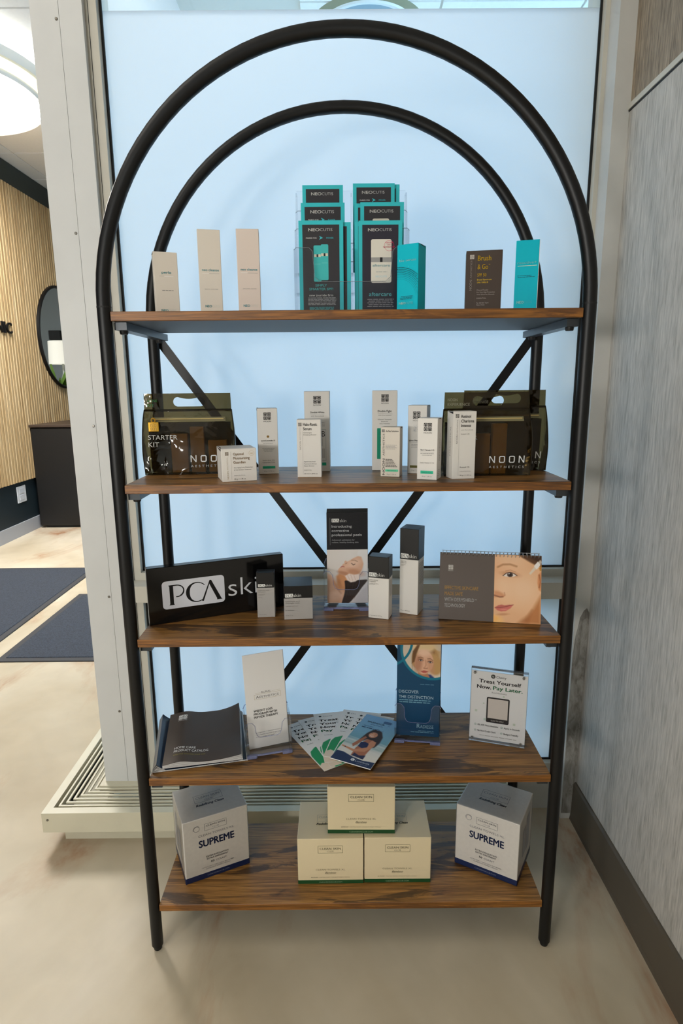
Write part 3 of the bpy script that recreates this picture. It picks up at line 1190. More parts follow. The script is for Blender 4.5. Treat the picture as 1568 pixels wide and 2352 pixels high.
for (lab, x, yaw, body, cap) in (
        ('tall beige carton reading neo cleanse, second from the left on the top shelf', -.2885, 11.5, CREAMC, 'GENTLE CLEANSER'),
        ('tall pinkish carton reading neo cleanse, nearest the brochure rack on the top shelf', -.2130, 6.1, PINKC, 'EXFOLIATING CLEANSER')):
    w, h = .0437, .1612
    t = carton(lab, x, .08, z, yaw, w, .034, h, body, 'slim skincare cartons on the top shelf')
    p = Print(w, h)
    p.T('neo cleanse', .52, .525, .030, TL_, w=.74, al='C', bold=.012)
    p.line(.15, .500, .45, .500, .0005, WH).line(.45, .498, .90, .498, .0004, GY)
    p.T(cap, .52, .312, .010, GY, w=.60, al='C')
    neocutis(p, .22, .105, .028, .62, TL_, (206, 206, 196))
    p.build('lettering', t)

# teal and brown cartons
w, d_, h = .0431, .0352, .1185
t = carton('teal carton reading bio serum, standing against the brochure rack',   .0952, .0330, z, -31, w, d_, h, TEALC, 'teal cartons on the top shelf', slot='R')
p = Print(w, h)
p.T('bio serum', .5, .745, .038, (190, 232, 234), w=.78, al='C', bold=.006)
p.T('+', .55, .66, .018, (150, 215, 220), al='C')
for i in range(8):
    rad = .036 + .0029 * i
    for k in range(34):
        a = R(104 - 2.9 * k - 1.4 * (i % 2))
        uu, vv = (.004 + rad * math.cos(a)) / w, (.022 + rad * math.sin(a)) / h
        if .0 < uu < .98:
            p.ell(uu, vv,   .00034 + .00008 * i, .00034 + .00008 * i, (8, 52, 66), 6)
p.greek(.22, .215, .80, .008, (0, 96, 108), 1).greek(.18, .195, .78, .008, (0, 96, 108), 2).greek(.2, .175, .74, .008, (0, 96, 108), 3)
neocutis(p, .14, .10, .036, .66, (214, 238, 226), (110, 196, 204))
p.build('lettering', t)

w, d_, h = .0690, .034, .1172
t = carton('dark brown carton reading Brush and Go SPF 50 in yellow', .2345, .080, z, -9.6, w, d_, h, BROWNC, name='product_carton')
p = Print(w, h)
Y1 = (236, 196, 24)
p.noon(.10, .865, .0085, (206, 198, 190), (70, 57, 48))
p.T('NOON', .175, .375, .068, (196, 188, 180), w=.165, rot=90, bold=.006)
p.T('AESTHETICS', .165, .565, .042, (150, 140, 132), w=.28, rot=90)
p.line(.262, .05, .262, .97, .0003, (104, 90, 78))
p.T('Brush', .32, .840, .082, Y1, w=.37, bold=.008)
p.T('& Go', .32, .705, .082, Y1, w=.29, bold=.008)
p.T('TM', .62, .77, .014, Y1)
p.T('SPF 50', .32, .590, .052, Y1, w=.25, bold=.008)
p.T('Broad Spectrum', .32, .528, .026, Y1, w=.40)
p.T('UVA / UVB & IR', .32, .484, .026, Y1, w=.31)
for i, s_ in enumerate(('Mineral Powder', 'For Very High Protection', 'With Dead Sea Minerals')):
    p.T(s_, .32, .365 - .036 * i, .021, (168, 158, 150), w=(.32, .50, .49)[i])
p.T('ESSENTIAL', .32, .232, .024, (168, 158, 150), w=.27)
p.T('For All Skin Types', .32, .160, .021, (216, 208, 202), w=.34, bold=.01)
p.T('Matte Finish', .32, .128, .021, (216, 208, 202), w=.23, bold=.01)
p.T('2 X 5 ml / 0.17 fl oz', .32, .05, .021, (206, 198, 192), w=.42)
p.build('lettering', t)

w, d_, h = .0436, .034, .1350
t = carton('teal carton reading reactive+, rightmost on the top shelf', .3310, .080, z, -17.4, w, d_, h, TEALC, 'teal cartons on the top shelf')
p = Print(w, h)
p.T('reactive+', .5, .680, .036, (140, 222, 222), w=.82, al='C', bold=.012)
p.line(.10, .652, .93, .652, .0008, (222, 232, 196))
p.greek(.10, .515, .72, .007, (0, 90, 104), 1).greek(.12, .495, .86, .007, (0, 90, 104), 2)
neocutis(p, .13, .135, .036, .66, (196, 232, 226), (60, 180, 190))
p.build('lettering', t)
MB().box(w - .0002, w + .0006, 0, .006, .001, h - .001).build('side_flap', WHITEC, t)


# --- brochures
def brochure(label, x, y, z, yaw, w, h, lean, body, group, name='brochure', th=.0012):
    t = thing(name, label, 'brochure', (x, y, z), R(yaw), group)
    t.rotation_euler.x = -lean
    MB().cbox(0, w, 0, th, 0, h, .0003).build('panel', body, t)
    return t


def arrow(p, u, v, s):
    c = (60, 186, 198)
    p.ring(u - .035, v, s * .55, s * .85, c, 12, -75, 75)
    p.poly([(u * p.w, v * p.h + s * .55), (u * p.w + s * 1.1, v * p.h), (u * p.w, v * p.h - s * .55)], c, False)
    p.T('PAIRED FOR', u - .085, v - .010, .017, (206, 206, 206), w=.24, al='R')
    p.T('POWER', u + .13, v - .010, .017, c, w=.16)


def neo_brochure(label, x, y, z, style, w=.0875, h=.165, inner=(.085, .91)):
    t = brochure(label, x, y, z, 0, w, h, .02, TEALD, 'teal skincare brochures in the clear rack')
    p = Print(w, h)
    bgc = (52, 50, 54) if style != 'r' else (46, 44, 56)
    p.rect(inner[0], .0, inner[1], .955, bgc)
    p.T('NEO', .215, .885, .034, (226, 226, 222), w=.255, bold=.02)
    p.T('CUTIS', .48, .885, .034, (206, 206, 204), w=.275, bold=-.012)
    if style in ('l', 'm'):
        arrow(p, .49, .815, .0042)
    if style == 'l':
        # two teal bottles
        for (u0, u1, v0, v1) in ((.33, .50, .345, .735), (.49, .66, .36, .745)):
            p.rrect(u0, v0, u1, v1, .0024, (66, 186, 186))
            p.rect(u0 + .01, v1 - .125, u1 - .01, v1 - .095, (214, 210, 190))
            p.rect((u0 + u1) / 2 - .02, v1 - .125, (u0 + u1) / 2 + .02, v1 - .095, (40, 40, 44))
            p.rect(u0 + .02, v1 - .20, u1 - .02, v1 - .197, (140, 214, 212))
        p.T('SIMPLY', .49, .292, .026, (70, 186, 184), w=.26, al='C')
        p.T('SMARTER SPF!', .49, .252, .026, (70, 186, 184), w=.54, al='C')
        p.T('new journ\u00e9e firm', .49, .185, .026, (226, 226, 222), w=.54, al='C', bold=.012)
        for i in range(6):
            p.greek(.19, .165 - .015 * i, .83, .006, (168, 168, 168), i)
        for i in range(3):
            p.greek(.22, .062 - .013 * i, .78, .006, (70, 160, 164), i + 9)
        p.T('ALSO AVAILABLE IN A RICHE FORMULATION', .49, .008, .013, (226, 226, 222), w=.72, al='C')
    if style == 'r':
        p.rrect(.285, .33, .755, .80, .0035, (226, 220, 208))
        p.rect(.285, .555, .755, .605, (160, 158, 156))
        p.rect(.49, .555, .55, .605, (30, 30, 34))
        p.T('aftercare', .52, .505, .030, (150, 204, 210), w=.40, al='C', bold=.012)
        p.greek(.40, .445, .66, .008, (176, 176, 172), 2)
        p.T('NEOCUTIS', .52, .39, .020, (176, 214, 220), w=.26, al='C')
        p.ring(.70, .73, .0092, .0097, (214, 40, 88))
        p.ring(.70, .73, .0060, .0063, (214, 40, 88), a0=20, a1=160)
        p.T('2021', .70, .735, .017, (206, 30, 80), w=.09, al='C', bold=.01)
        p.T('NEWBEAUTY', .70, .708, .018, (206, 30, 80), w=.27, al='C', bold=.01)
        p.T('AWARD WINNER', .70, .758, .012, (206, 30, 80), w=.19, al='C')
        p.T('aftercare', .50, .185, .044, (96, 190, 196), w=.52, al='C', bold=.004)
        for i in range(5):
            p.greek(.20 + .03 * (i % 2), .145 - .020 * i, .82 - .03 * (i % 2), .007, (150, 148, 152), i)
    if style == 'q':
        p.rrect(.28, .50, .66, .82, .003, (214, 206, 190))
    p.build('cover_print', t)
    return t


zt = Z[0]
rk = thing('brochure_rack', 'clear acrylic six-pocket brochure rack in the middle of the top shelf', 'brochure rack', (-.1015, .073, zt + .0003))
RW = .228
MB().box(0, RW, .128, .1305, 0, .262).build('back_panel', ACRYL, rk)
for i, (yy, zb, zh) in enumerate(((.0, .0, .062), (.042, .045, .106), (.084, .090, .150))):
    ear = zh + .062
    zl = zh
    pts = [(0, zb), (RW, zb), (RW, ear - .004), (RW - .004, ear), (RW - .030, ear), (RW - .036, ear - .006), (RW - .040, zl + .008), (RW - .050, zl),
           (.050, zl), (.040, zl + .008), (.036, ear - .006), (.030, ear), (.004, ear), (0, ear - .004)]
    MB().slab(pts, yy, yy + .0022).build('pocket_front', ACRYL, rk)
    rim = MB().tube([(u, yy + .001, v) for u, v in pts[2:]], .0006, 6)
    rim.build('pocket_rim', ACRYLC, rk, True)
    MB().box(.002, RW - .002, yy, yy + .040, zb, zb + .002).build('pocket_floor', ACRYL, rk)
for xx in (0, RW / 2 - .001, RW - .002):
    MB().slab([(0, 0), (.128, 0), (.128, .25), (.10, .25), (.08, .175), (.044, .165), (.04, .128), (0, .122)], xx, xx + .002, ax='x').build('divider', ACRYL, rk)
L = 'teal-bordered brochure '
neo_brochure(L + 'showing two teal bottles, front left pocket of the rack', -0.0920, 0.0805, zt + .004, 'l', .0868, .172)
neo_brochure(L + 'peeking out at the right behind the two-bottle one', -0.0773, 0.0870, zt + .004, 'm', .0868, .170)
neo_brochure(L + 'in the middle pocket of the left rack column', -0.0890, 0.1230, zt + .049, 'm', .0872, .1700)
neo_brochure(L + 'in the top pocket of the left rack column', -0.0875, 0.1650, zt + .094, 'p', .0830, .170)
neo_brochure(L + 'showing a white aftercare pump, front right pocket of the rack', 0.0244, 0.0805, zt + .004, 'r', .0850, .171)
neo_brochure(L + 'peeking out at the left behind the aftercare one', 0.0168, 0.0870, zt + .004, 'm', .0850, .170)
neo_brochure(L + 'in the middle pocket of the right rack column, front one', 0.0295, 0.1230, zt + .049, 'q', .0870, .1705)
neo_brochure(L + 'in the middle pocket of the right rack column, behind and to the left', 0.0178, 0.1295, zt + .049, 'm', .0850, .1700)
neo_brochure(L + 'in the top pocket of the right rack column, front one', 0.0158, 0.1650, zt + .094, 'm', .0855, .1725)
neo_brochure(L + 'in the top pocket of the right rack column, peeking out at the right', 0.0264, 0.1715, zt + .094, 'p', .0855, .1720)

# --- second shelf: white cartons
z = Z[1]
GRP2 = 'white skincare cartons on the second shelf'


def noon_tall(p, title, sub, pill, pillc=(60, 186, 150), side=.0165, tsize=.020, tv=.70, lv=.84, tw=.58):
    p.noon(.5 - side / 2 / p.w, lv, side, DK, (200, 196, 190), 'NOON')
    p.T(title, .5, tv, tsize, DK, w=tw, al='C', bold=.014)
    p.line(.18, tv - .02, .82, tv - .02, .0003, GY)
    p.greek(.25, tv - .045, .75, .009, LG, 1)
    for i in range(3):
        p.greek(.22 + .05 * i, tv - .115 - .022 * i, .78 - .05 * i, .007, LG, i + 3)


# optimal moisturizing guardian
w, d_, h = .0697, .072, .0660
t = carton('square white carton reading Optimal Moisturizing Guardian', -.2506, .0213, z, 18.1, w, d_, h, WHITEC, GRP2, slot='L')
p = Print(w, h)
p.noon(.10, .80, .0072, (96, 72, 36), (226, 222, 216))
p.T('NOON', .185, .08, .052, (176, 160, 130), w=.24, rot=90)
p.T('AESTHETICS', .175, .36, .036, (196, 186, 168), w=.38, rot=90)
p.line(.265, .06, .265, .92, .0003, LG)
for i, s_ in enumerate(('Optimal', 'Moisturizing', 'Guardian')):
    p.T(s_, .33, .80 - .125 * i, .078, GOLDI, w=(.30, .47, .35)[i], bold=.008)
p.ring(.86, .85, .0050, .0053, (196, 176, 130))
p.T('40', .86, .825, .04, (196, 176, 130), w=.08, al='C')
p.T('Anti-Aging Luxe Moisturizer', .34, .405, .040, GY, w=.55)
p.T('& Anti-Oxidant Treatment', .34, .335, .040, GY, w=.50)
p.T('PARACEUTICAL', .34, .165, .034, LG, w=.32)
p.T('50 gr / 1.76 oz', .34, .055, .044, DK, w=.33)
p.build('lettering', t)
s_ = Print(d_, h, (0, d_, 0), (0, -1, 0), (0, 0, 1), (-1, 0, 0))
s_.T('PARACEUTICAL', .80, .06, .075, GY, w=.55, rot=90)
s_.build('side_lettering', t)

w, d_, h = .0430, .040, .1412
t = carton('white carton with a bronze dot reading LactoCeramide, right of the left bag', -.1914, .1293, z, 9, w, d_, h, WHITEC, GRP2, slot='L')
p = Print(w, h)
p.noon(.30, .825, .0165, DK, (206, 202, 196), 'NOON')
p.ell(.5, .575, .0026, .0026, (140, 108, 48))
p.T('LactoCeramide-15', .5, .505, .020, DK, w=.70, al='C', bold=.012)
p.line(.16, .492, .86, .492, .0003, GY)
p.greek(.25, .468, .75, .008, LG, 1)
for i in range(3):
    p.greek(.2 + .05 * i, .392 - .022 * i, .82 - .05 * i, .007, LG, i + 2)
p.T('Lactic Acid 15%', .5, .205, .018, DK, w=.60, al='C')
p.T('Ceramides 2,3,6', .5, .172, .018, DK, w=.62, al='C')
p.rrect(.19, .085, .82, .122, .0008, (40, 170, 130))
p.T('PARACEUTICAL', .5, .094, .014, (20, 110, 84), w=.5, al='C')
p.T('50 gr / 1.76 oz', .5, .038, .016, GY, w=.5, al='C')
p.build('lettering', t)

w, d_, h = .0552, .040, .1757
t = carton('tallest white carton reading Double White, behind the Halo-Ronic carton', -.0929, .1689, z, -1.3, w, d_, h, WHITEC, GRP2)
p = Print(w, h)
p.noon(.36, .848, .0172, DK, (196, 192, 188), 'NOON')
p.T('Double White', .52, .732, .020, DK, w=.56, al='C', bold=.014)
p.line(.24, .715, .80, .715, .0003, GY)
p.T('with Dermshield', .52, .690, .013, GY, w=.52, al='C')
for i in range(3):
    p.greek(.55, .615 - .022 * i, .82, .007, LG, i)
p.frame(.20, .135, .85, .53, .0005, (110, 140, 132))
p.T('B', .75, .44, .075, DK, w=.13, al='C')
p.T('Azelaic', .715, .32, .045, GY, w=.11, rot=90)
for i in range(3):
    p.rect(.70 + .04 * i, .17, .712 + .04 * i, .29, GY)
p.rrect(.30, .075, .85, .112, .0008, (40, 170, 130))
p.build('lettering', t)

w, d_, h = .0500, .034, .1197
t = carton('white carton reading Halo-Ronic Serum, in front of the Double White carton', -.1043, .0803, z, -.8, w, d_, h, WHITEC, GRP2)
p = Print(w, h)
p.noon(.065, .885, .0072, (70, 62, 56), (226, 222, 216))
p.T('NOON', .165, .485, .060, (150, 144, 138), w=.145, rot=90)
p.T('AESTHETICS', .155, .645, .040, (176, 170, 164), w=.22, rot=90)
p.line(.235, .05, .235, .80, .0003, LG)
p.T('Halo-Ronic', .265, .893, .050, DK, w=.58, bold=.014)
p.T('Serum', .265, .818, .050, DK, w=.35, bold=.014)
p.T('Hydrating &', .27, .765, .020, GY, w=.34)
p.T('Energizing Booster', .27, .730, .020, GY, w=.54)
for i, s_ in enumerate(('Hyaluronic Acid', 'Cystoseira Extract', 'Neem Extract')):
    p.T(s_, .28, .265 - .038 * i, .020, DK, w=(.47, .52, .42)[i])
p.T('ESSENTIAL', .28, .115, .019, GY, w=.31)
p.T('50 ml / 1.69 fl oz', .28, .052, .022, DK, w=.55)
p.build('lettering', t)

w, d_, h = .0553, .040, .1762
t = carton('tall white carton reading Double Fight with a green panel', .0565, .1763, z, -4, w, d_, h, WHITEC, GRP2)
p = Print(w, h)
p.noon(.355, .860, .0168, DK, (196, 192, 188), 'NOON')
p.T('Double Fight', .5, .735, .026, DK, w=.55, al='C', bold=.014)
p.line(.22, .715, .80, .715, .0003, GY)
p.T('with Dermshield', .5, .690, .013, GY, w=.52, al='C')
for i, s_ in enumerate(('Advanced Therapeutic', 'System for', 'Acne Treatment')):
    p.T(s_, .5, .637 - .026 * i, .014, GY, w=(.56, .28, .41)[i], al='C')
p.rrect(.20, .145, .85, .535, .0014, (0, 140, 108))
p.T('ACNE', .42, .30, .11, (10, 50, 42), w=.2, rot=90)
p.build('lettering', t)

w, d_, h = .0402, .0356, .1028
t = carton('small white carton reading AcNe Solution with a mint strip', .0692, .0820, z, -14.7, w, d_, h, CREAMC, GRP2, slot='R')
p = Print(w, h)
p.noon(.06, .895, .0062, (60, 54, 50), (226, 222, 216))
p.T('NOON', .215, .035, .118, DK, w=.33, rot=90, bold=.006)
p.T('AESTHETICS', .205, .425, .10, (70, 66, 62), w=.445, rot=90)
p.T('AcNe Solution', .26, .905, .034, DK, w=.66, bold=.012)
for i in range(4):
    p.greek(.26, .635 - .026 * i, .86 - .1 * (i % 2), .010, LG, i)
for i in range(6):
    p.greek(.26, .345 - .029 * i, .62 + .05 * i, .014, (110, 104, 98), i + 5)
p.rrect(.25, .105, .92, .150, .0007, (90, 206, 160))
p.T('PARACEUTICAL', .58, .116, .022, (20, 110, 84), w=.46, al='C')
p.T('30 gr / 1.06 oz', .32, .040, .022, GY, w=.50)
p.build('lettering', t)

w, d_, h = .0405, .042, .1453
t = carton('white carton with pale snow crystals reading Igloo, half hidden behind the vitamin carton', .1300, .1250, z, -18, w, d_, h, WHITEC, GRP2, slot='R')
p = Print(w, h)
p.noon(.26, .80, .0165, DK, (206, 202, 196), 'NOON')
for (u_, v_, r_) in ((.42, .68, .006), (.62, .70, .004), (.36, .635, .004)):
    for k in range(3):
        a = R(60 * k + 15)
        p.line(u_ - r_ / w * math.cos(a), v_ - r_ / h * math.sin(a), u_ + r_ / w * math.cos(a), v_ + r_ / h * math.sin(a), .0005, (186, 188, 192))
p.T('Igloo Moisturizer', .08, .480, .022, DK, w=.86, bold=.014)
p.line(.10, .462, .9, .462, .0003, GY)
for i in range(3):
    p.greek(.2, .43 - .022 * i, .82, .007, LG, i + 2)
p.rrect(.14, .085, .86, .122, .0008, (104, 98, 30))
p.T('ESSENTIAL', .5, .094, .014, (60, 56, 16), w=.44, al='C')
p.T('50 gr / 1.76 oz', .22, .042, .016, GY, w=.5)
p.build('lettering', t)

w, d_, h = .0405, .040, .1228
t = carton('white carton reading Vit C Serum with a mint strip, nearest the shelf front', .1399, .0381, z, -21.5, w, d_, h, WHITEC, GRP2, slot='R')
p = Print(w, h)
p.noon(.30, .790, .0168, DK, (206, 202, 196), 'NOON')
p.T('Vit C Serum 115', .5, .475, .026, DK, w=.70, al='C', bold=.014)
p.line(.14, .455, .84, .455, .0003, GY)
p.greek(.16, .425, .84, .011, LG, 1).greek(.24, .398, .74, .009, LG, 2)
p.T('Stable Vitamin C 11%', .5, .270, .020, GY, w=.70, al='C')
p.rrect(.18, .098, .82, .148, .0008, (40, 190, 150))
p.T('PARACEUTICAL', .5, .112, .018, (20, 110, 84), w=.50, al='C')
p.T('30 gr / 1.06 oz', .5, .048, .018, GY, w=.5, al='C')
p.build('lettering', t)
s_ = Print(d_, h, (w, 0, 0), (0, 1, 0), (0, 0, 1), (1, 0, 0))
s_.T('PARACEUTICAL', .62, .30, .16, (150, 146, 142), w=.46, rot=90)
for i in range(4):
    s_.greek(.15, .06 + .03 * i, .6, .010, LG, i)
s_.build('side_lettering', t)

w, d_, h = .0475, .0380, .1355
t = carton('white carton reading Retinol Charisma Intense, in front of the right bags', .2103, .0334, z, 9, w, d_, h, WHITEC, GRP2, slot='L')
p = Print(w, h)
p.noon(.08, .905, .0076, (60, 54, 50), (226, 222, 216))
p.T('NOON', .195, .525, .070, (120, 114, 110), w=.135, rot=90)
p.T('AESTHETICS', .185, .675, .045, (150, 144, 140), w=.20, rot=90)
p.line(.255, .05, .255, .88, .0003, LG)
for i, s_ in enumerate(('Retinol', 'Charisma', 'Intense')):
    p.T(s_, .33, .905 - .067 * i, .044, DK, w=(.42, .57, .43)[i], bold=.014)
p.T('with Dermshield', .33, .722, .014, GY, w=.52)
p.T('Instant Lift', .33, .660, .020, GY, w=.38)
p.T('Retinol 1%', .33, .168, .019, DK, w=.42)
p.T('PARACEUTICAL', .33, .105, .018, LG, w=.50)
p.T('38 gr / 1.33 oz', .33, .047, .018, DK, w=.52)
p.build('lettering', t)
s_ = Print(d_, h, (0, d_, 0), (0, -1, 0), (0, 0, 1), (-1, 0, 0))
s_.T('PARACEUTICAL', .66, .34, .16, (150, 146, 142), w=.44, rot=90)
s_.build('side_lettering', t)


# --- smoky vinyl kit bags
def kit_bag(label, x, y, z, yaw, w, h, dp, head, headc, seed):
    t = thing('kit_bag', label, 'bag', (x, y, z + .0005), R(yaw), 'smoky vinyl kit bags on the second shelf')
    hb = h * .80
    nx, nz = 18, 16
    rnd = random.Random(seed)
    ph = [rnd.uniform(0, 6) for _ in range(6)]

    def prof(v):
        return (1 - v) ** .75

    def fy(u, v, off=0):
        e = math.sin(PI * min(max(u, 0), 1)) ** .5
        bul = .006 * e * math.sin(PI * min(v * 1.1, 1)) + .0016 * math.sin(7 * u + ph[0] + 5 * v) * math.sin(6 * v + ph[1])
        return dp / 2 - dp / 2 * prof(v) - bul - off

    def fx(u, v):
        sp = .005 * math.sin(PI * v)
        return -sp + u * (w + 2 * sp)
    for nm, sgn in (('front_panel', 1), ('back_panel', -1)):
        mb = MB()
        vs = []
        for j in range(nz + 1):
            for i in range(nx + 1):
                u, v = i / nx, j / nz
                yv = fy(u, v)
                zz = v * hb + (.006 * (1 - min(1, v * 12)) * (1 if u in (0, 1) else 0))
                vs.append((fx(u, v), yv if sgn > 0 else dp - yv, zz))
        fs = [(j * (nx + 1) + i, j * (nx + 1) + i + 1, (j + 1) * (nx + 1) + i + 1, (j + 1) * (nx + 1) + i) for j in range(nz) for i in range(nx)]
        mb.add(vs, fs).build(nm, PVC, t, True)
    for u, s in ((0, 1), (1, -1)):
        mb = MB()
        vs = []
        for j in range(nz + 1):
            v = j / nz
            ya = fy(u, v)
            vs += [(fx(u, v), ya, v * hb), (fx(u, v) + s * .007 * (1 - v), dp / 2, v * hb), (fx(u, v), dp - ya, v * hb)]
        fs = []
        for j in range(nz):
            fs += [(3 * j, 3 * j + 1, 3 * j + 4, 3 * j + 3), (3 * j + 1, 3 * j + 2, 3 * j + 5, 3 * j + 4)]
        mb.add(vs, fs).build('side_gusset', PVC, t, True)
        MB().tube([(fx(u, j / nz), fy(u, j / nz), j / nz * hb) for j in range(nz + 1)], .0012, 6).build('seam', PVCE, t, True)
    for nm, yo in (('darkening_sheet', dp * .82), ('darkening_sheet_rear', dp * .90)):  # extra sheets added only to darken the see-through body
        MB().slab([(.006, .002), (w - .006, .002), (w - .004, hb * .80), (.004, hb * .80)], yo * .5 + dp * .22, yo * .5 + dp * .22 + .0004).build(nm, PVC, t)
    MB().box(.002, w - .002, .002, dp - .002, 0, .001).build('base', PVCE, t)
    # header with a bean-shaped hand hole
    cu = bpy.data.curves.new('header_flap', 'CURVE')
    cu.dimensions = '2D'
    cu.fill_mode = 'BOTH'
    cu.extrude = .0012
    zb, zt_ = hb - .004, h

    def loop(pts):
        sp = cu.splines.new('POLY')
        sp.points.add(len(pts) - 1)
        for q, (a, b_) in zip(sp.points, pts):
            q.co = (a, b_, 0, 1)
        sp.use_cyclic_u = True
    loop([(0, zb), (w, zb), (w - .001, zt_), (.001, zt_)])
    hl, hr, hz0, hz1 = w * .335, w * .70, h * .838, h * .955
    hc = (hz0 + hz1) / 2
    rr_ = (hz1 - hz0) / 2
    pts = []
    for k in range(13):
        a = R(90 + 15 * k)
        pts.append((hl + rr_ + rr_ * math.cos(a), hc + rr_ * math.sin(a)))
    for k in range(13):
        a = R(-90 + 15 * k)
        pts.append((hr - rr_ + rr_ * math.cos(a), hc + rr_ * math.sin(a)))
    for k in range(1, 8):
        f_ = k / 8
        pts.append((hr - rr_ + (hl - hr + 2 * rr_) * f_, hz1 - .0042 * math.sin(PI * f_)))
    loop(pts)
    co_ = bpy.data.objects.new('header_flap', cu)
    me = bpy.data.meshes.new_from_object(co_)
    bpy.data.objects.remove(co_)
    me.materials.clear()
    me.materials.append(PVC)
    ho = bpy.data.objects.new('header_flap', me)
    C.objects.link(ho)
    ho.parent = t
    ho.rotation_euler.x = R(90)
    ho.location.y = dp / 2
    MB().tube([(0, dp / 2 - .002, hb), (w, dp / 2 - .002, hb)], .0013, 6).build('fold_seam', PVCE, t, True)
    # zip: cream tape, gold teeth, pull tag
    zz = hb * .86

    def sp_(u, v, off):
        return Vector((fx(u, v), fy(u, v) - off, v * hb))
    tape = MB()
    rows = []
    for k in range(21):
        u = .10 + .82 * k / 20
        rows.append((u, .815, .885))
    vs = []
    for u, va, vb in rows:
        vs += [sp_(u, va, .0012), sp_(u, vb, .0012)]
    tape.add(vs, [(2 * k, 2 * k + 2, 2 * k + 3, 2 * k + 1) for k in range(20)])
    zp = tape.build('zip_tape', mat('zip_tape', S(126, 118, 84), .6), t)
    MB().tube([sp_(.10 + .80 * k / 20, .858, .003) for k in range(21)], .0013, 8).build('zip_teeth', mat('zip_teeth', S(226, 204, 140), .35, metal=.5), zp, True)
    q = sp_(.12, .858, .006)
    tg = MB().cbox(q.x - .011, q.x + .011, q.y - .004, q.y - .002, q.z - .026, q.z - .006, .0006).build('zip_pull', GOLD, t)
    MB().tube([(q.x + .004 * math.cos(R(30 * k)), q.y - .002, q.z - .002 + .0045 * math.sin(R(30 * k))) for k in range(12)], .0015, 8, closed=True).build('pull_ring', GOLD, tg, True)
    pr = Print(.022, .020, (q.x - .011, q.y - .004, q.z - .026))
    pr.noon(.14, .10, .0158, (236, 190, 84), (170, 116, 30))
    pr.build('pull_emblem', tg)

    def surf(a, b_, off):
        return Vector((fx(a / w, b_ / hb), fy(a / w, b_ / hb) - .0012 - off, b_))
    p = Print(w, hb, surf=surf)
    p.T('STARTER', .065, .545, .075, (206, 206, 202), w=.32)
    p.T('KIT', .068, .435, .075, (206, 206, 202), w=.115)
    p.noonword(.52, .195, .40, .105, (226, 226, 224))
    p.T('AESTHETICS', .52, .115, .036, (190, 190, 186), w=.40, space=1.7)
    p.build('lettering', t)
    p = Print(w, h, (0, dp / 2 - .0013, 0))
    for i, s in enumerate(head):
        p.T(s, .04, .895 - .055 * i, .034, headc, w=(.115, .075)[i] if len(s) < 5 else (.13, .26)[i])
    p.build('header_lettering', t)
    return t


kit_bag('smoky brown vinyl kit bag marked ACNE KIT, standing alone on the left', -.4370, .128, z, 4.6, .187, .1735, .058, ('ACNE', 'KIT'), (46, 120, 66), 1)
kit_bag('smoky brown vinyl kit bag behind the Retinol carton, in front of another bag', .2020, .077, z, .5, .178, .1715, .046, ('NOON', 'EXPERIENCE'), (150, 146, 128), 5)
kit_bag('smoky brown vinyl kit bag at the far right, behind the other bag', .2570, .150, z, -.5, .1800, .1745, .050, ('NOON', 'EXPERIENCE'), (150, 146, 128), 9)
TANC = mat('tan_card', S(206, 160, 96), .5)
TANJ = mat('amber_jar', S(176, 128, 70), .3)
for lab, x_, y_, z_, yw, w_, d__, h_ in (
        ('tan carton inside the left smoky bag, left one of three', -.385, .152, 0, 4.6, .036, .024, .085),
        ('tan carton inside the left smoky bag, middle one of three', -.343, .154, 0, 4.6, .030, .024, .100),
        ('tan carton inside the left smoky bag, right one of three', -.305, .158, 0, 4.6, .040, .022, .070),
        ('tan carton inside the smoky bag behind the Retinol carton, left one', .265, .092, 0, .5, .034, .020, .085),
        ('tan carton inside the smoky bag behind the Retinol carton, right one', .304, .092, 0, .5, .030, .020, .105),
        ('tan carton inside the smoky bag at the far right', .375, .166, 0, -.5, .030, .020, .095)):
    carton(lab, x_, y_, z + .0022, yw, w_, d__, h_, TANC, 'cartons inside the smoky bags')

# --- third shelf
z = Z[2]
w, d_, h = .3050, .0200, .1287
t = thing('logo_sign', 'long black block sign reading PCA skin in white', 'sign', (-.4330, .0659, z + .0003), R(21.9))
MB().cbox(0, w, 0, d_, 0, h, .0010).build('block', mat('black_gloss_acrylic', S(10, 10, 11), .12, spec=.5), t)
p = Print(w, h)
p.pca(.100, .250, .545, .745, (214, 216, 224), (8, 8, 9))
p.T('skin', .572, .335, .345, (216, 218, 222), w=.335, bold=-.010)
p.build('lettering', t)


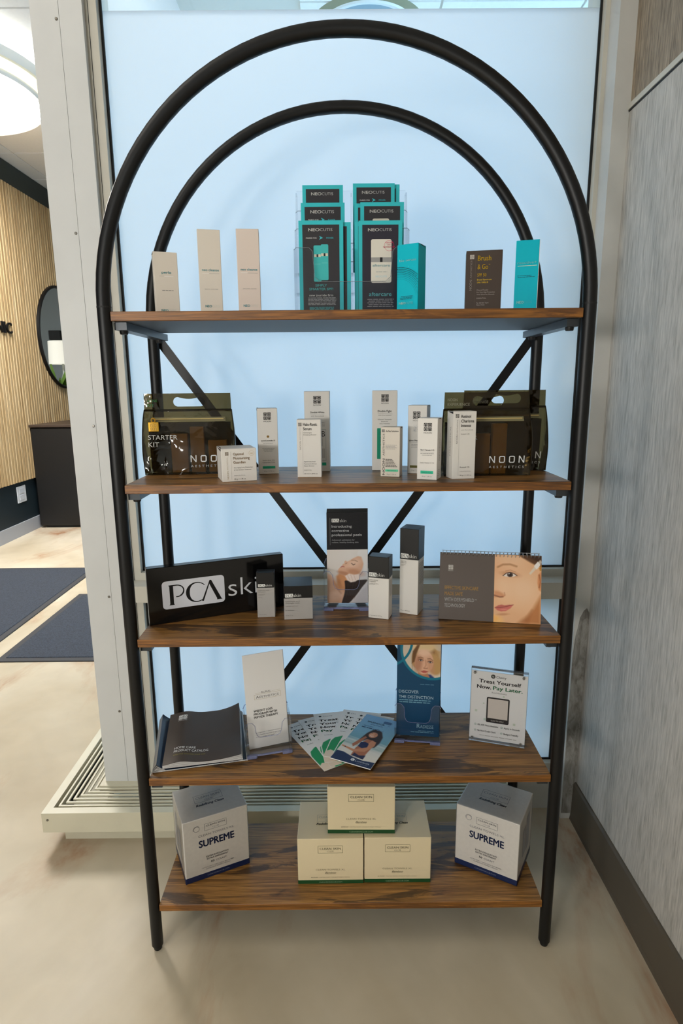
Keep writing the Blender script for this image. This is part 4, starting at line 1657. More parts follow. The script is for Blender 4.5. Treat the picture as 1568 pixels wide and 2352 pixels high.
def pca_box(label, x, y, yaw, w, d, h, cut, lines, logo, size, body=WHITEC, flaps=True, side=False):
    t = thing('product_carton', label, 'carton', (x, y, z + .0003), R(yaw), 'black-topped cartons on the third shelf')
    MB().cbox(0, w, 0, d, 0, h * cut, .0006).build('carton', body, t)
    cb = MB().cbox(-.0002, w + .0002, -.0002, d + .0002, h * cut, h, .0006).build('black_top', BLACKC, t)
    if flaps:
        MB().box(.001, .0035, .001, .004, h, h + .0014).build('tuck_flap', BLACKC, cb)
        MB().box(w - .0035, w - .001, .001, .004, h, h + .0014).build('tuck_flap', BLACKC, cb)
    p = Print(w, h, (0, -.0003, 0))
    u0, v0, u1, v1 = logo
    p.pca(u0, v0, u0 + (u1 - u0) * .5, v1, (226, 226, 222), (8, 8, 9))
    p.T('skin', u0 + (u1 - u0) * .535, v0 + (v1 - v0) * .12, (v1 - v0) * .88, (226, 226, 222), w=(u1 - u0) * .46, bold=-.01)
    for (s, u, v, hh, ww, c_) in lines:
        p.T(s, u, v, hh, c_, w=ww)
    p.build('lettering', t)
    if side:
        s_ = Print(d, h, (w, 0, 0), (0, 1, 0), (0, 0, 1), (1, 0, 0))
        for i in range(14):
            s_.greek(.12, cut - .05 - .018 * i, .9, .005, GY, i)
        s_.build('side_lettering', t)
    return t


SIL = mat('silver_card', S(172, 168, 164), .38, spec=.4)
pca_box('slim silver carton with black top, in front of the PCA sign', -.2037, .1093, 2.6, .0391, .0275, .1048, .665,
        [('hyaluronic acid', .08, .600, .026, .62, GY), ('lip booster', .08, .565, .026, .44, GY), ('volumizing', .08, .515, .018, .36, GY), ('moisture', .08, .490, .018, .3, GY),
         ('filling', .08, .440, .018, .22, GY), ('0.24 oz / 6.8 g', .08, .055, .020, .42, GY)], (.085, .685, .87, .750), 1, SIL)
pca_box('square silver carton with black top, reading overnight mask', -.1424, .0942, 4, .0635, .066, .0780, .635,
        [('hyaluronic acid', .05, .530, .042, .50, GY), ('overnight mask', .05, .475, .042, .50, GY), ('overnight hydration', .05, .395, .026, .44, GY), ('for hydration', .05, .270, .026, .30, DK), ('1.8 oz / 51 g', .05, .115, .030, .25, GY)],
        (.045, .665, .60, .775), 1, SIL, flaps=False)
pca_box('mid-height white carton with black top, reading pore refining treatment', .0450, .1039, -18, .0463, .0335, .1424, .660,
        [('pore refining', .05, .615, .022, .42, GY), ('treatment', .05, .590, .022, .32, GY), ('mattifies & refines', .05, .562, .013, .46, GY), ('for all skin', .05, .545, .013, .28, GY), ('1.7 oz net wt / 47.8 g', .05, .035, .018, .62, GY)],
        (.035, .680, .78, .745), 1, WHITEC, side=True)
pca_box('tallest white carton with black top, beside the face calendar', .1170, .1314, -24.4, .0430, .0440, .1986, .645,
        [('hpe lily', .06, .615, .014, .30, GY), ('cleanser', .06, .598, .014, .32, GY), ('cleanses', .06, .578, .010, .26, GY), ('skin', .06, .566, .010, .16, GY), ('7 fl oz / 206.5 mL', .06, .030, .014, .52, GY)],
        (.05, .660, .90, .712), 1, WHITEC, flaps=False, side=True)


# --- clear single pocket holders
def holder(label, x, y, z, yaw, w, dp, hback, hear, hlow):
    t = thing('brochure_holder', label, 'brochure holder', (x, y, z + .0003), R(yaw), 'clear acrylic brochure holders')
    c = w / 2
    # back panel, leaning a little
    ln = .16
    bk = [(0, .006), (w, .006), (w, hback - .012), (w - .004, hback - .003), (w - .012, hback), (.012, hback), (.004, hback - .003), (0, hback - .012)]
    q = MB().slab(bk, 0, .002).build('back_panel', ACRYL, t)
    q.location.y = dp
    q.rotation_euler.x = -ln * .5
    MB().tube([(u, .001, v) for u, v in bk[2:]], .0009, 6).build('rim', ACRYLE, q, True)
    lp = [(0, .006), (w, .006), (w, hear - .006), (w - .004, hear), (w * .86, hear), (w * .80, hear - .008), (w * .78, hlow + .012), (w * .74, hlow + .003), (w * .68, hlow),
          (w * .32, hlow), (w * .26, hlow + .003), (w * .22, hlow + .012), (w * .20, hear - .008), (w * .14, hear), (.004, hear), (0, hear - .006)]
    f = MB().slab(lp, 0, .002).build('front_panel', ACRYL, t)
    f.rotation_euler.x = -ln * .35
    MB().tube([(u, .001, v) for u, v in lp[2:]], .0006, 6).build('rim', ACRYLE, f, True)
    for xx in (0, w - .002):
        MB().slab([(.001, .004), (dp, .004), (dp + hback * .5 * ln, hback * .9), (hear * ln * .35, hear)], xx, xx + .002, ax='x').build('side_panel', ACRYL, t)
    MB().box(.002, w - .002, .002, dp, .002, .004).build('pocket_floor', ACRYL, t)
    for a, b_ in ((0, w * .22), (w * .78, w)):
        MB().cbox(a, b_, -.004, .006, 0, .0075, .001).build('foot', ACRYLE, t)
    MB().box(w * .22, w * .78, -.001, .002, .004, .0075).build('foot_bridge', ACRYLE, t)
    return t


# peel brochures in their holder
holder('clear holder with black and white peel brochures, centre of the third shelf', -.0560, .1480, z, -1.3, .1046, .043, .112, .092, .050)
w, h = .0953, .2140
for i in range(4):
    q = brochure(('second', 'third', 'fourth', 'rearmost')[i] + ' black-topped peel brochure counted from the front of the clear holder', -.0478 + .0002 * i, .1778 + .0020 * i, z + .0095 + .0024 * i, .3, w, h, .09, BLACKC, 'peel brochures behind the front one')
t = brochure('front peel brochure showing a reclining woman, in the clear holder', -.0480, .1757, z + .0085, .3, w, h, .09, PAPER, None)
p = Print(w, h)
p.rect(0, .595, 1, 1, (20, 19, 24))
p.line(.085, .645, .085, .945, .0005, (150, 150, 150))
p.pca(.125, .895, .305, .935, (224, 224, 220), (12, 12, 14))
p.T('skin', .325, .897, .036, (206, 206, 204), w=.155, bold=-.01)
for i, s_ in enumerate(('Introducing', 'corrective', 'professional peels')):
    p.T(s_, .125, .838 - .047 * i, .028, (206, 208, 210), w=(.49, .42, .73)[i])
p.T('Advanced exfoliation for', .125, .694, .016, (196, 198, 200), w=.56, bold=.008)
p.T('radiant, healthy-looking skin', .125, .668, .016, (196, 198, 200), w=.65, bold=.008)
p.build('lettering', t)
pc = Pic(w, h * .595, 92, 122)
pc.fill((224, 214, 206))
pc.ell(.85, .95, .7, .5, (236, 230, 226), 1.2)
pc.ell(.9, .35, .5, .5, (226, 222, 222), .8)
pc.ell(.30, .36, .20, .30, (214, 206, 204), .5)
SK1, SK2, SK3 = (222, 168, 132), (196, 134, 96), (150, 88, 54)
pc.poly([(.0, .56), (.10, .53), (.2, .42), (.32, .28), (.42, .10), (.44, 0), (0, 0)], (226, 176, 144), .06)
pc.poly([(.22, .50), (.30, .56), (.50, .52), (.56, .40), (.50, .26), (.44, .12), (.38, .12), (.30, .24), (.24, .34)], (214, 148, 100), .06)
pc.ell(.42, .34, .10, .16, (224, 156, 108), 1.0, -20, .6)
pc.ell(.22, .14, .22, .12, (238, 194, 166), .8, 20)
pc.stroke([(.16, .40), (.26, .26), (.34, .18)], .03, (190, 130, 96), .05, .6)
pc.poly([(.62, .0), (.72, .12), (.84, .24), (1, .32), (1, 0)], (212, 206, 208), .06)
for k in range(15):
    f_ = k / 14
    x0_ = .46 + .50 * f_
    pts_ = []
    for m_ in range(9):
        s_ = m_ / 8
        pts_.append((x0_ + (-.06 + .02 * math.sin(5 * f_)) * s_ - .20 * f_ * s_ ** 1.6 + .03 * math.sin(4 * s_ + 3 * f_), .40 + .02 * f_ - (.42 - .16 * f_ ** 2) * s_))
    pc.stroke(pts_, .060 - .018 * f_, (38 + 4 * (k % 3), 24 + 3 * (k % 3), 23), .025)
for k in range(6):
    f_ = k / 5
    pc.stroke([(.50 + .36 * f_, .36), (.50 + .26 * f_, .22), (.46 + .20 * f_, .08)], .008, (84, 56, 46), .014, .6)
pc.poly([(.27, .585), (.275, .63), (.315, .665), (.36, .672), (.352, .695), (.385, .705), (.378, .725), (.43, .745), (.425, .775), (.46, .795), (.495, .775), (.55, .79), (.64, .835), (.76, .875), (.86, .86), (.90, .74), (.86, .62), (.74, .53), (.56, .48), (.42, .51), (.32, .55)], (228, 180, 150), .02)
pc.ell(.66, .74, .20, .10, (242, 206, 182), 1.0, 24, .8)
pc.ell(.50, .64, .10, .07, (240, 198, 174), 1.0, 20, .7)
pc.ell(.66, .58, .22, .08, (198, 138, 104), 1.0, -14, .7)
pc.ell(.40, .56, .14, .045, (176, 114, 80), .9, -16, .6)
pc.stroke([(.335, .672), (.385, .69), (.42, .678)], .018, (186, 96, 90), .014)
pc.stroke([(.60, .745), (.645, .712), (.69, .728)], .014, (74, 46, 38), .012)
pc.stroke([(.60, .80), (.68, .80), (.75, .775)], .014, (150, 106, 78), .014, .8)
pc.stroke([(.455, .735), (.49, .75)], .014, (150, 92, 70), .014, .8)
pc.poly([(.74, .90), (.84, .87), (.90, .74), (.90, .60), (1, .58), (1, 1), (.78, 1)], (240, 236, 234), .04)
pc.poly([(.44, .505), (.54, .55), (.66, .53), (.78, .54), (.80, .46), (.70, .40), (.58, .385), (.50, .42)], (244, 224, 214), .025)
for q in ((.50, .52, .56, .43), (.58, .53, .63, .42), (.66, .52, .70, .43)):
    pc.stroke([q[:2], q[2:]], .010, (214, 178, 160), .012)
pc.build('cover_photo', t, lambda u, v: Vector((u, -.0002, v)))

# --- desk calendar
w, h, tlt = .2178, .1475, .27
t = thing('desk_calendar', 'spiral desk calendar showing half a face, right end of the third shelf', 'calendar', (.1999, .0905, z + .0006), R(-10.2))
fr_ = MB().cbox(0, w, 0, .0030, 0, h, .0004).build('front_cover', GREYC, t)
fr_.rotation_euler.x = -tlt
ba = MB().cbox(0, w, -.003, 0, 0, h, .0004).build('back_board', GREYC, t)
ba.location.y = 2 * h * math.sin(tlt) + .004
ba.rotation_euler.x = tlt
MB().box(.002, w - .002, .004, 2 * h * math.sin(tlt), 0, .0012).build('base_board', GREYC, t)
p = Print(w, h)
us = .545
p.noon(.085, .745, .0110, (206, 202, 196), (96, 86, 80), 'NOON')
for i, (s_, c_, ww) in enumerate((('EFFECTIVE SKINCARE', (222, 178, 104), .335), ('MADE SAFE', (222, 178, 104), .18), ('WITH DERMSHIELD', (222, 220, 218), .295), ('TECHNOLOGY', (222, 220, 218), .208))):
    p.T(s_, .055, .452 - .088 * i, .054, c_, w=ww, bold=.012)
p.T('TM', .356, .305, .014, (222, 220, 218), w=.02)
p.build('lettering', fr_)
pc = Pic(w * (1 - us), h, 118, 172)
SKA, SKB, SKC, SKH = (236, 184, 140), (222, 160, 112), (186, 118, 74), (246, 208, 172)
pc.fill((240, 186, 130))
pc.poly([(0, 1), (0, .0), (.12, .02), (.30, .0), (.62, .0), (1, .0), (1, 1)], SKA, .02)
pc.ell(.10, .95, .5, .35, (232, 176, 132), 1.2)
pc.ell(.35, .92, .35, .18, SKH, 1.2, 0, .6)
pc.ell(.62, .50, .38, .34, SKH, 1.3, -20, .7)
pc.ell(.18, .52, .16, .28, SKH, 1.2, 8, .5)
pc.poly([(.62, .0), (.70, .08), (.84, .22), (.95, .36), (1, .42), (1, 0)], (196, 128, 76), .10)
pc.poly([(.52, .0), (.60, .05), (.74, .12), (.82, .2), (.74, .02)], (170, 104, 58), .10, .7)
pc.ell(.06, .02, .14, .12, (250, 196, 126), .8)
pc.poly([(0, .11), (.10, .06), (.05, 0), (0, 0)], (252, 190, 110), .04)
# hair and ear
pc.poly([(.52, 1), (.60, .965), (.74, .91), (.88, .86), (1, .84), (1, 1)], (96, 62, 36), .04)
pc.poly([(.66, 1), (.80, .95), (1, .89), (1, 1)], (66, 42, 26), .05)
pc.poly([(.93, .72), (1, .78), (1, .48), (.95, .50), (.92, .60)], (224, 150, 100), .03)
pc.stroke([(.955, .72), (.985, .62), (.96, .54)], .025, (172, 104, 62), .03)
# brow, eye
pc.stroke([(.07, .815), (.18, .855), (.33, .862), (.47, .835)], .034, (168, 112, 72), .035, .75)
pc.ell(.34, .715, .19, .055, (206, 142, 102), 1.0, -6, .7)
pc.poly([(.195, .690), (.26, .725), (.34, .735), (.42, .722), (.475, .700), (.42, .682), (.32, .675), (.24, .678)], (236, 226, 218), .014)
pc.ell(.335, .706, .062, .048, (74, 54, 44), .3)
pc.ell(.340, .706, .026, .024, (20, 16, 16), .3)
pc.ell(.315, .722, .012, .010, (246, 246, 246), .4)
pc.stroke([(.185, .690), (.26, .730), (.34, .742), (.42, .728), (.485, .698)], .015, (58, 38, 30), .012)
pc.stroke([(.24, .762), (.34, .778), (.45, .752)], .012, (186, 122, 86), .016, .7)
# nose
pc.poly([(0, .46), (.10, .46), (.19, .43), (.235, .40), (.20, .375), (.10, .370), (0, .36)], (214, 146, 104), .05, .8)
pc.stroke([(.0, .395), (.06, .385), (.13, .372), (.19, .378)], .022, (116, 62, 42), .025, .85)
pc.stroke([(.19, .378), (.238, .402), (.222, .44)], .014, (182, 112, 78), .025, .7)
# lips
pc.poly([(.02, .215), (.10, .250), (.17, .262), (.23, .252), (.33, .265), (.42, .268), (.34, .240), (.20, .222), (.10, .205)], (196, 104, 92), .02)
pc.poly([(.02, .212), (.12, .214), (.22, .226), (.42, .268), (.36, .215), (.26, .170), (.16, .160), (.08, .175)], (210, 112, 100), .02)
pc.stroke([(.03, .212), (.13, .214), (.23, .228), (.42, .268)], .010, (128, 54, 50), .010)
pc.ell(.22, .192, .08, .016, (232, 146, 132), .8, 6, .7)
pc.ell(.20, .12, .12, .025, (200, 132, 92), 1.0, 5, .6)
# dropper
pc.poly([(.74, .74), (.84, .835), (.97, .945), (1, .92), (1, .90), (.88, .80), (.77, .72)], (228, 216, 200), .02, .85)
pc.poly([(.84, .85), (.92, .92), (.98, .87), (.90, .80)], (246, 240, 234), .014)
pc.poly([(.95, .82), (1, .87), (1, .79), (.97, .78)], (190, 128, 40), .02)
ps = w * us
pc.build('cover_photo', fr_, lambda u, v: Vector((ps + u, -.0002, v)))
# wire spiral
ztop, ytop = h * math.cos(tlt), h * math.sin(tlt)
lp = MB().tube([(0, ytop + .0025 + .0062 * math.cos(R(24 * k)), ztop - .0005 + .0052 * math.sin(R(24 * k))) for k in range(15)], .0007, 6, closed=True).build('wire_loop', SILVER, t, True)
for k in range(26):
    q = lp if k == 0 else dup(lp, t)
    q.location.x = .006 + k * (w - .012) / 25
MB().tube([(.004, ytop + .0025, ztop + .0048), (w - .004, ytop + .0025, ztop + .0048)], .0007, 6).build('wire_spine', SILVER, t, True)

# --- fourth shelf
z = Z[3]


def booklet(label, x, y, zz, yaw, w, h, zfun, th, cover, edges, npages, name='catalog'):
    """soft booklet lying flat: cover surface follows zfun(u,v)"""
    t = thing(name, label, 'catalog', (x, y, zz), R(yaw))
    nx, ny = 22, 16

    def grid(nm, z_, m_, shrink=0.0, dz=0.0):
        vs = []
        for lay in (0, 1):
            for j in range(ny + 1):
                for i in range(nx + 1):
                    u, v = i / nx, j / ny
                    zz_ = z_(u, v) + dz - (.0006 if lay else 0)
                    vs.append((u * (w - shrink), v * h, zz_))
        n = (nx + 1) * (ny + 1)
        q = lambda i, j, l: l * n + j * (nx + 1) + i
        fs = []
        for j in range(ny):
            for i in range(nx):
                fs.append((q(i, j, 0), q(i + 1, j, 0), q(i + 1, j + 1, 0), q(i, j + 1, 0)))
                fs.append((q(i, j, 1), q(i, j + 1, 1), q(i + 1, j + 1, 1), q(i + 1, j, 1)))
        for i in range(nx):
            fs.append((q(i, 0, 0), q(i, 0, 1), q(i + 1, 0, 1), q(i + 1, 0, 0)))
            fs.append((q(i, ny, 0), q(i + 1, ny, 0), q(i + 1, ny, 1), q(i, ny, 1)))
        for j in range(ny):
            fs.append((q(0, j, 0), q(0, j + 1, 0), q(0, j + 1, 1), q(0, j, 1)))
            fs.append((q(nx, j, 0), q(nx, j, 1), q(nx, j + 1, 1), q(nx, j + 1, 0)))
        MB().add(vs, fs).build(nm, m_, t, True)
    grid('front_cover', lambda u, v: zfun(u, v) + th, cover)
    for k in range(npages):
        f_ = (k + .5) / npages
        grid('page', lambda u, v: .001 + (zfun(u, v) * f_ ** 1.6 + th * f_) - .0008, edges, -.004 * (1 - f_))
    grid('back_cover', lambda u, v: .0007, cover)
    return t, (lambda a, b_, off: Vector((a, b_, zfun(min(max(a / w, 0), 1), min(max(b_ / h, 0), 1)) + th + off)))


def z_navy(u, v):
    return .017 * math.exp(-((u - .05) / .045) ** 2) * (1 if u > .01 else .3)


t, sf = booklet('navy glossy catalog lying under the brown one, its spine side puffed up', -.4345, .0125, z + .0005, 12.0, .205, .214, z_navy, .0035, NAVYC, PAPER, 3)
p = Print(.205, .214, surf=sf)
p.T('SIMPLY SMARTER', .125, .72, .030, (0, 150, 170), w=.62)
p.build('lettering', t)


def z_brown(u, v):
    a = .007 * math.exp(-((u - .22) / .16) ** 2)
    b_ = .016 * max(0, (u - .62) / .38) ** 2 * max(0, (v - .35) / .65) ** 1.3
    c_ = .008 * max(0, (u - .55) / .45) ** 2 * max(0, (.45 - v) / .45) ** 1.2
    return a + b_ + c_ + .002


t, sf = booklet('brown catalog reading Home Care Product Catalog, its corner curling up', -.4130, .0160, z + .0080, 10.5, .172, .215, z_brown, .0050, BROWNC, PAPER, 4)
p = Print(.172, .215, surf=sf)
p.noon(.13, .825, .0215, (222, 220, 216), (70, 57, 48), 'NOON')
p.T('HOME CARE', .125, .235, .040, (232, 230, 228), w=.28, bold=.016)
p.T('PRODUCT CATALOG', .125, .178, .040, (232, 230, 228), w=.445, bold=.016)
p.T('EFFECTIVE SKINCARE MADE SAFE', .125, .120, .022, (150, 138, 58), w=.41)
p.build('lettering', t)

# white folded sheet in its holder
holder('clear holder with a white folded leaflet, left of the fanned cards', -.2330, .0600, z, 15, .1045, .046, .108, .085, .048)
w, h = .0940, .2300
t = brochure('white leaflet reading Weight Loss Program With Peptide Therapy', -.2320, .0900, z + .0050, 17, w, h, .06, PAPER, None, name='leaflet')
t.rotation_euler.y = -.028
MB().cbox(.0012, w + .0012, .0022, .0032, 0, h - .001, .0003).build('rear_fold', PAPER, t)
p = Print(w, h)
p.T('RURAL', .52, .578, .022, (110, 104, 96), w=.24, al='C')
p.line(.24, .585, .38, .586, .0003, (170, 150, 100)).line(.66, .586, .86, .588, .0003, (170, 150, 100))
p.frame(.22, .518, .88, .572, .0004, (176, 156, 104))
p.T('A', .26, .530, .030, (96, 92, 88), w=.075)
p.T('ESTHETICS', .345, .530, .024, (96, 92, 88), w=.48)
for i, s_ in enumerate(('WEIGHT LOSS', 'PROGRAM WITH', 'PEPTIDE THERAPY')):
    p.T(s_, .175, .388 - .034 * i, .024, (34, 32, 34), w=(.47, .58, .60)[i], bold=.022)
for i, s_ in enumerate(('Semaglutide + Levocarnitine is a', 'once weekly injection to get you', 'to your weight loss goal!')):
    p.T(s_, .185, .160 - .024 * i, .012, (120, 116, 116), w=(.66, .62, .46)[i])
p.build('lettering', t)

# fanned cards
CW, CHH = .099, .209


def fan_card(label, x, y, yaw, k):
    t = thing('leaflet_card', label, 'card', (x, y, z + .0006 + .0011 * k), R(yaw), 'fanned finance cards')
    MB().cbox(0, CW, 0, CHH, 0, .0006, .0002).build('sheet', PAPER, t)
    pc = Pic(CW, CHH, 72, 150)
    pc.fill((232, 230, 226))
    pc.poly([(.02, .10), (.02, .30), (.08, .38), (.24, .43), (.48, .46), (.75, .44), (1, .47), (1, 0), (.2, 0)], (28, 148, 88), .012)
    pc.poly([(0, 0), (.0, .10), (.10, .14), (.30, .10), (.30, 0)], (226, 210, 190), .02)
    pc.ell(.90, .40, .14, .16, (40, 26, 24), .1)
    pc.poly([(.58, .27), (.84, .25), (.86, .10), (.62, .02), (.46, .12)], (236, 222, 214), .014)
    pc.poly([(.76, .0), (.80, .20), (.86, .32), (.96, .30), (1, .10), (1, 0)], (206, 158, 120), .02)
    pc.build('cover_photo', t, lambda u, v: Vector((u, v, .00075)))
    p = Print(CW, CHH, (0, 0, .0007), (1, 0, 0), (0, 1, 0), (0, 0, 1))
    p.ell(.16, .928, .0036, .0036, (50, 56, 58))
    p.T('Cherry', .23, .915, .022, (96, 98, 100), w=.25)
    for i, (s_, ww, c_) in enumerate((('Treat', .50, (30, 32, 36)), ('Yourself', .76, (30, 32, 36)), ('Now.', .42, (30, 32, 36)), ('Pay Later.', .84, (28, 150, 94)))):
        p.T(s_, .10, .815 - .076 * i, .046, c_, w=ww, bold=.022)
    p.T('withcherry.com', .14, .510, .018, (90, 92, 94), w=.5)
    p.build('lettering', t)
    return t


fan_card('finance card at the far left of the fan, beside the leaflet holder', -.056, .0125, 31, 0)
fan_card('finance card second from the left in the fan', -.043, .027, 24, 1)
fan_card('finance card in the middle of the fan, its heading widest shown', -.056, .040, 9.5, 2)
fan_card('finance card fourth from the left in the fan, reaching past the shelf back', -.060, .063, -13.5, 3)
fan_card('finance card directly under the beach brochure', -.045, .054, -19, 4)

t = thing('beach_brochure', 'brochure of a woman on a beach, on top of the fanned cards', 'brochure', (-.0440, .0510, z + .0068), R(-26.5))
SW, SHH = .0995, .205
MB().cbox(0, SW, 0, SHH, 0, .0022, .0004).build('panel', PAPER, t)
pc = Pic(SW, SHH, 84, 172)
pc.vgrad([(0, (226, 218, 206)), (.20, (230, 226, 216)), (.30, (220, 220, 214)), (.36, (160, 188, 186)), (.42, (196, 212, 212)), (.48, (120, 172, 190)), (.60, (126, 178, 202)), (1, (124, 172, 214))])
pc.I += (pc.N[..., None] - .5) * .02
for k in range(5):
    vv = .26 + .05 * k
    pc.stroke([(0, vv + .02), (.3, vv + .005), (.7, vv + .025), (1, vv)], .02, (232, 236, 232), .04, .5)
SKX, SKY, SKZ = (176, 110, 78), (206, 142, 104), (120, 70, 48)
HR = (48, 30, 26)
pc.poly([(.36, .62), (.44, .70), (.56, .735), (.68, .70), (.78, .60), (.80, .48), (.76, .38), (.68, .36), (.60, .48), (.46, .50), (.36, .42), (.30, .46)], HR, .03)
pc.poly([(.38, .14), (.36, .28), (.40, .40), (.46, .50), (.62, .50), (.72, .44), (.70, .32), (.68, .20), (.70, .14)], SKX, .02)
pc.poly([(.60, .50), (.72, .48), (.74, .40), (.62, .26), (.36, .215), (.12, .25), (.02, .265), (.03, .285), (.14, .275), (.36, .255), (.52, .32)], SKY, .02)
pc.poly([(.40, .46), (.34, .36), (.28, .30), (.22, .34), (.30, .46), (.38, .55), (.44, .53)], SKX, .02)
pc.poly([(.38, .33), (.38, .42), (.48, .44), (.58, .42), (.60, .35), (.50, .31)], (26, 30, 78), .014)
pc.ell(.53, .605, .105, .125, SKY, .15, -12)
pc.ell(.50, .60, .05, .07, (222, 164, 128), .8)
pc.poly([(.42, .66), (.52, .735), (.64, .70), (.66, .60), (.60, .66), (.50, .69)], HR, .02)
pc.stroke([(.47, .585), (.51, .572), (.56, .585)], .014, (236, 220, 214), .01)
pc.ell(.48, .632, .014, .010, (40, 26, 24), .5)
pc.ell(.57, .640, .014, .010, (40, 26, 24), .5)
pc.poly([(.40, .14), (.42, .20), (.56, .17), (.70, .20), (.70, .12)], (34, 34, 70), .02)
pc.ell(.12, .263, .02, .022, (36, 40, 52), .4)
pc.poly([(0, .165), (.18, .165), (.45, .12), (.70, .10), (1, .12), (1, 0), (0, 0)], (30, 46, 84), .012)
pc.build('cover_photo', t, lambda u, v: Vector((u, v, .0024)))
p = Print(SW, SHH, (0, 0, .0024), (1, 0, 0), (0, 1, 0), (0, 0, 1))
p.T('SPLENDOR', .16, .838, .030, (34, 48, 88), w=.46, bold=.012)
p.T('X', .70, .838, .030, (104, 136, 176), w=.06)
for k in range(9):
    p.line(.55, .885 + .006 * k, .55 + .20, .885 + .006 * k, .0006, (64, 100, 150))
p.greek(.28, .800, .62, .010, (90, 120, 160), 2)
p.greek(.14, .750, .40, .012, (90, 130, 170), 5).greek(.12, .712, .52, .014, (50, 70, 110), 3).greek(.52, .712, .72, .010, (110, 146, 186), 4)
p.ell(.50, .070, .0048, .0048, (232, 234, 238)).T('L', .50, .055, .030, (30, 46, 84), w=.03, al='C', bold=.02)
p.T('Lumenis', .57, .052, .034, (196, 204, 220), w=.34)
p.greek(.62, .025, .9, .008, (120, 132, 160), 3)
p.build('lettering', t)

# blue brochures in their holder
holder('clear holder with tall blue brochures, right of the fanned cards', .1080, .1230, z, -8, .1075, .044, .118, .097, .052)
w, h = .1015, .2330
for i in range(3):
    brochure(('second', 'third', 'rearmost')[i] + ' blue brochure counted from the front of the right clear holder', .1150 + .0006 * i + .0008, .1425 + .0022 * i + .0022, z + .0095 + .0012 * i, -7.8, w, h, .055, DKBLUE, 'blue brochures behind the front one')
t = brochure('front blue brochure reading Discover the Distinction with a blonde woman', .1140, .1415, z + .0088, -7.8, w, h, .055, DKBLUE, None)
pc = Pic(w, h, 100, 230)
pc.fill((0, 66, 102))
pc.poly([(0, 0), (0, .35), (1, .35), (1, 0)], (0, 58, 96), .2, .6)
# photo window: disc cut
P_ = (.92, .835)
du, dv = pc.U - .80, (pc.V - .93) * pc.asp
dd_ = np.hypot(du, dv)
inside = np.clip((.68 - dd_) / .012 + .5, 0, 1)
keep = pc.I.copy()
pc.vgrad([(0, (214, 200, 180)), (.62, (222, 210, 192)), (1, (206, 190, 170))])
V0_ = pc.V
pc.V = V0_ + .020
pc.poly([(.34, .58), (.44, .665), (.52, .70), (.78, .69), (.90, .645), (1, .63), (1, .5), (.3, .5)], (14, 44, 120), .03)
HB, HB2, HB3 = (196, 154, 100), (150, 108, 64), (112, 76, 44)
pc.ell(.64, .865, .30, .33, HB2, .12, -12)
pc.ell(.86, .80, .16, .26, HB, .25, 14)
pc.ell(.44, .86, .10, .22, HB, .3, -8)
pc.ell(.60, .98, .30, .12, (226, 196, 150), .5)
pc.poly([(.50, .72), (.70, .71), (.76, .66), (.60, .60), (.46, .64)], (186, 128, 96), .03)
FA, FB, FC = (226, 178, 148), (204, 148, 116), (164, 106, 78)
pc.ell(.62, .815, .215, .285, FA, .10, -6)
pc.ell(.48, .80, .09, .22, FC, 1.0, -4, .6)
pc.ell(.78, .77, .08, .2, FB, 1.0, 10, .6)
pc.ell(.62, .92, .16, .08, (238, 198, 170), 1.0)
for cx, cy in ((.545, .838), (.76, .822)):
    pc.ell(cx, cy + .004, .062, .032, (150, 96, 70), .9, -6, .7)
    pc.ell(cx, cy, .040, .016, (226, 214, 206), .4, -6)
    pc.ell(cx, cy, .018, .018, (60, 50, 50), .4)
    pc.stroke([(cx - .045, cy + .002), (cx, cy + .011), (cx + .045, cy)], .010, (64, 42, 34), .01)
pc.stroke([(.48, .862), (.54, .872), (.60, .862)], .014, (130, 88, 58), .016)
pc.stroke([(.70, .856), (.76, .860), (.82, .842)], .014, (130, 88, 58), .016)
pc.stroke([(.655, .84), (.665, .79), (.64, .765)], .016, (186, 128, 98), .03, .8)
pc.stroke([(.615, .757), (.655, .752), (.70, .757)], .016, (150, 92, 70), .02, .8)
pc.poly([(.545, .722), (.62, .733), (.66, .730), (.72, .722), (.66, .706), (.60, .706)], (188, 92, 84), .014)
pc.stroke([(.55, .721), (.64, .722), (.72, .720)], .006, (120, 52, 50), .008)
pc.poly([(.36, .93), (.46, 1), (.52, 1), (.44, .90), (.40, .82), (.34, .80)], HB3, .03)
pc.poly([(.86, .96), (.98, .94), (.99, .74), (.90, .70), (.86, .80)], HB, .04, .8)
pc.stroke([(.345, .80), (.35, .73)], .008, (120, 90, 60), .01)
pc.V = V0_
k_ = inside[..., None]
pc.I = keep * (1 - k_) + pc.I * k_
ringm = np.clip((.030 - np.abs(dd_ - .70)) / .010 + .5, 0, 1)
pc.blend(ringm, (0, 116, 142))
du2, dv2 = pc.U + .32, (pc.V - 1.02) * pc.asp
ring2 = np.clip((.028 - np.abs(np.hypot(du2, dv2) - .66)) / .010 + .5, 0, 1) * np.clip((pc.V - .60) / .01, 0, 1)
pc.blend(ring2, (0, 116, 142))
pc.build('cover_photo', t, lambda u, v: Vector((u, -.0002, v)))
p = Print(w, h)
p.off = .0005
p.T('DISCOVER', .05, .462, .033, (176, 206, 222), w=.46, bold=-.006)
p.T('THE DISTINCTION', .05, .406, .033, (176, 206, 222), w=.80, bold=-.006)
p.greek(.06, .382, .80, .010, (110, 160, 184), 1).greek(.06, .360, .78, .010, (110, 160, 184), 2)
p.greek(.54, .560, .88, .006, (90, 140, 168), 4)
p.T('R', .48, .088, .050, (150, 190, 208), w=.075)
p.T('ADIESSE', .56, .088, .038, (150, 190, 208), w=.31, bold=-.008)
p.greek(.52, .055, .88, .006, (110, 160, 184), 5).greek(.34, .040, .88, .006, (110, 160, 184), 6)
p.build('lettering', t)

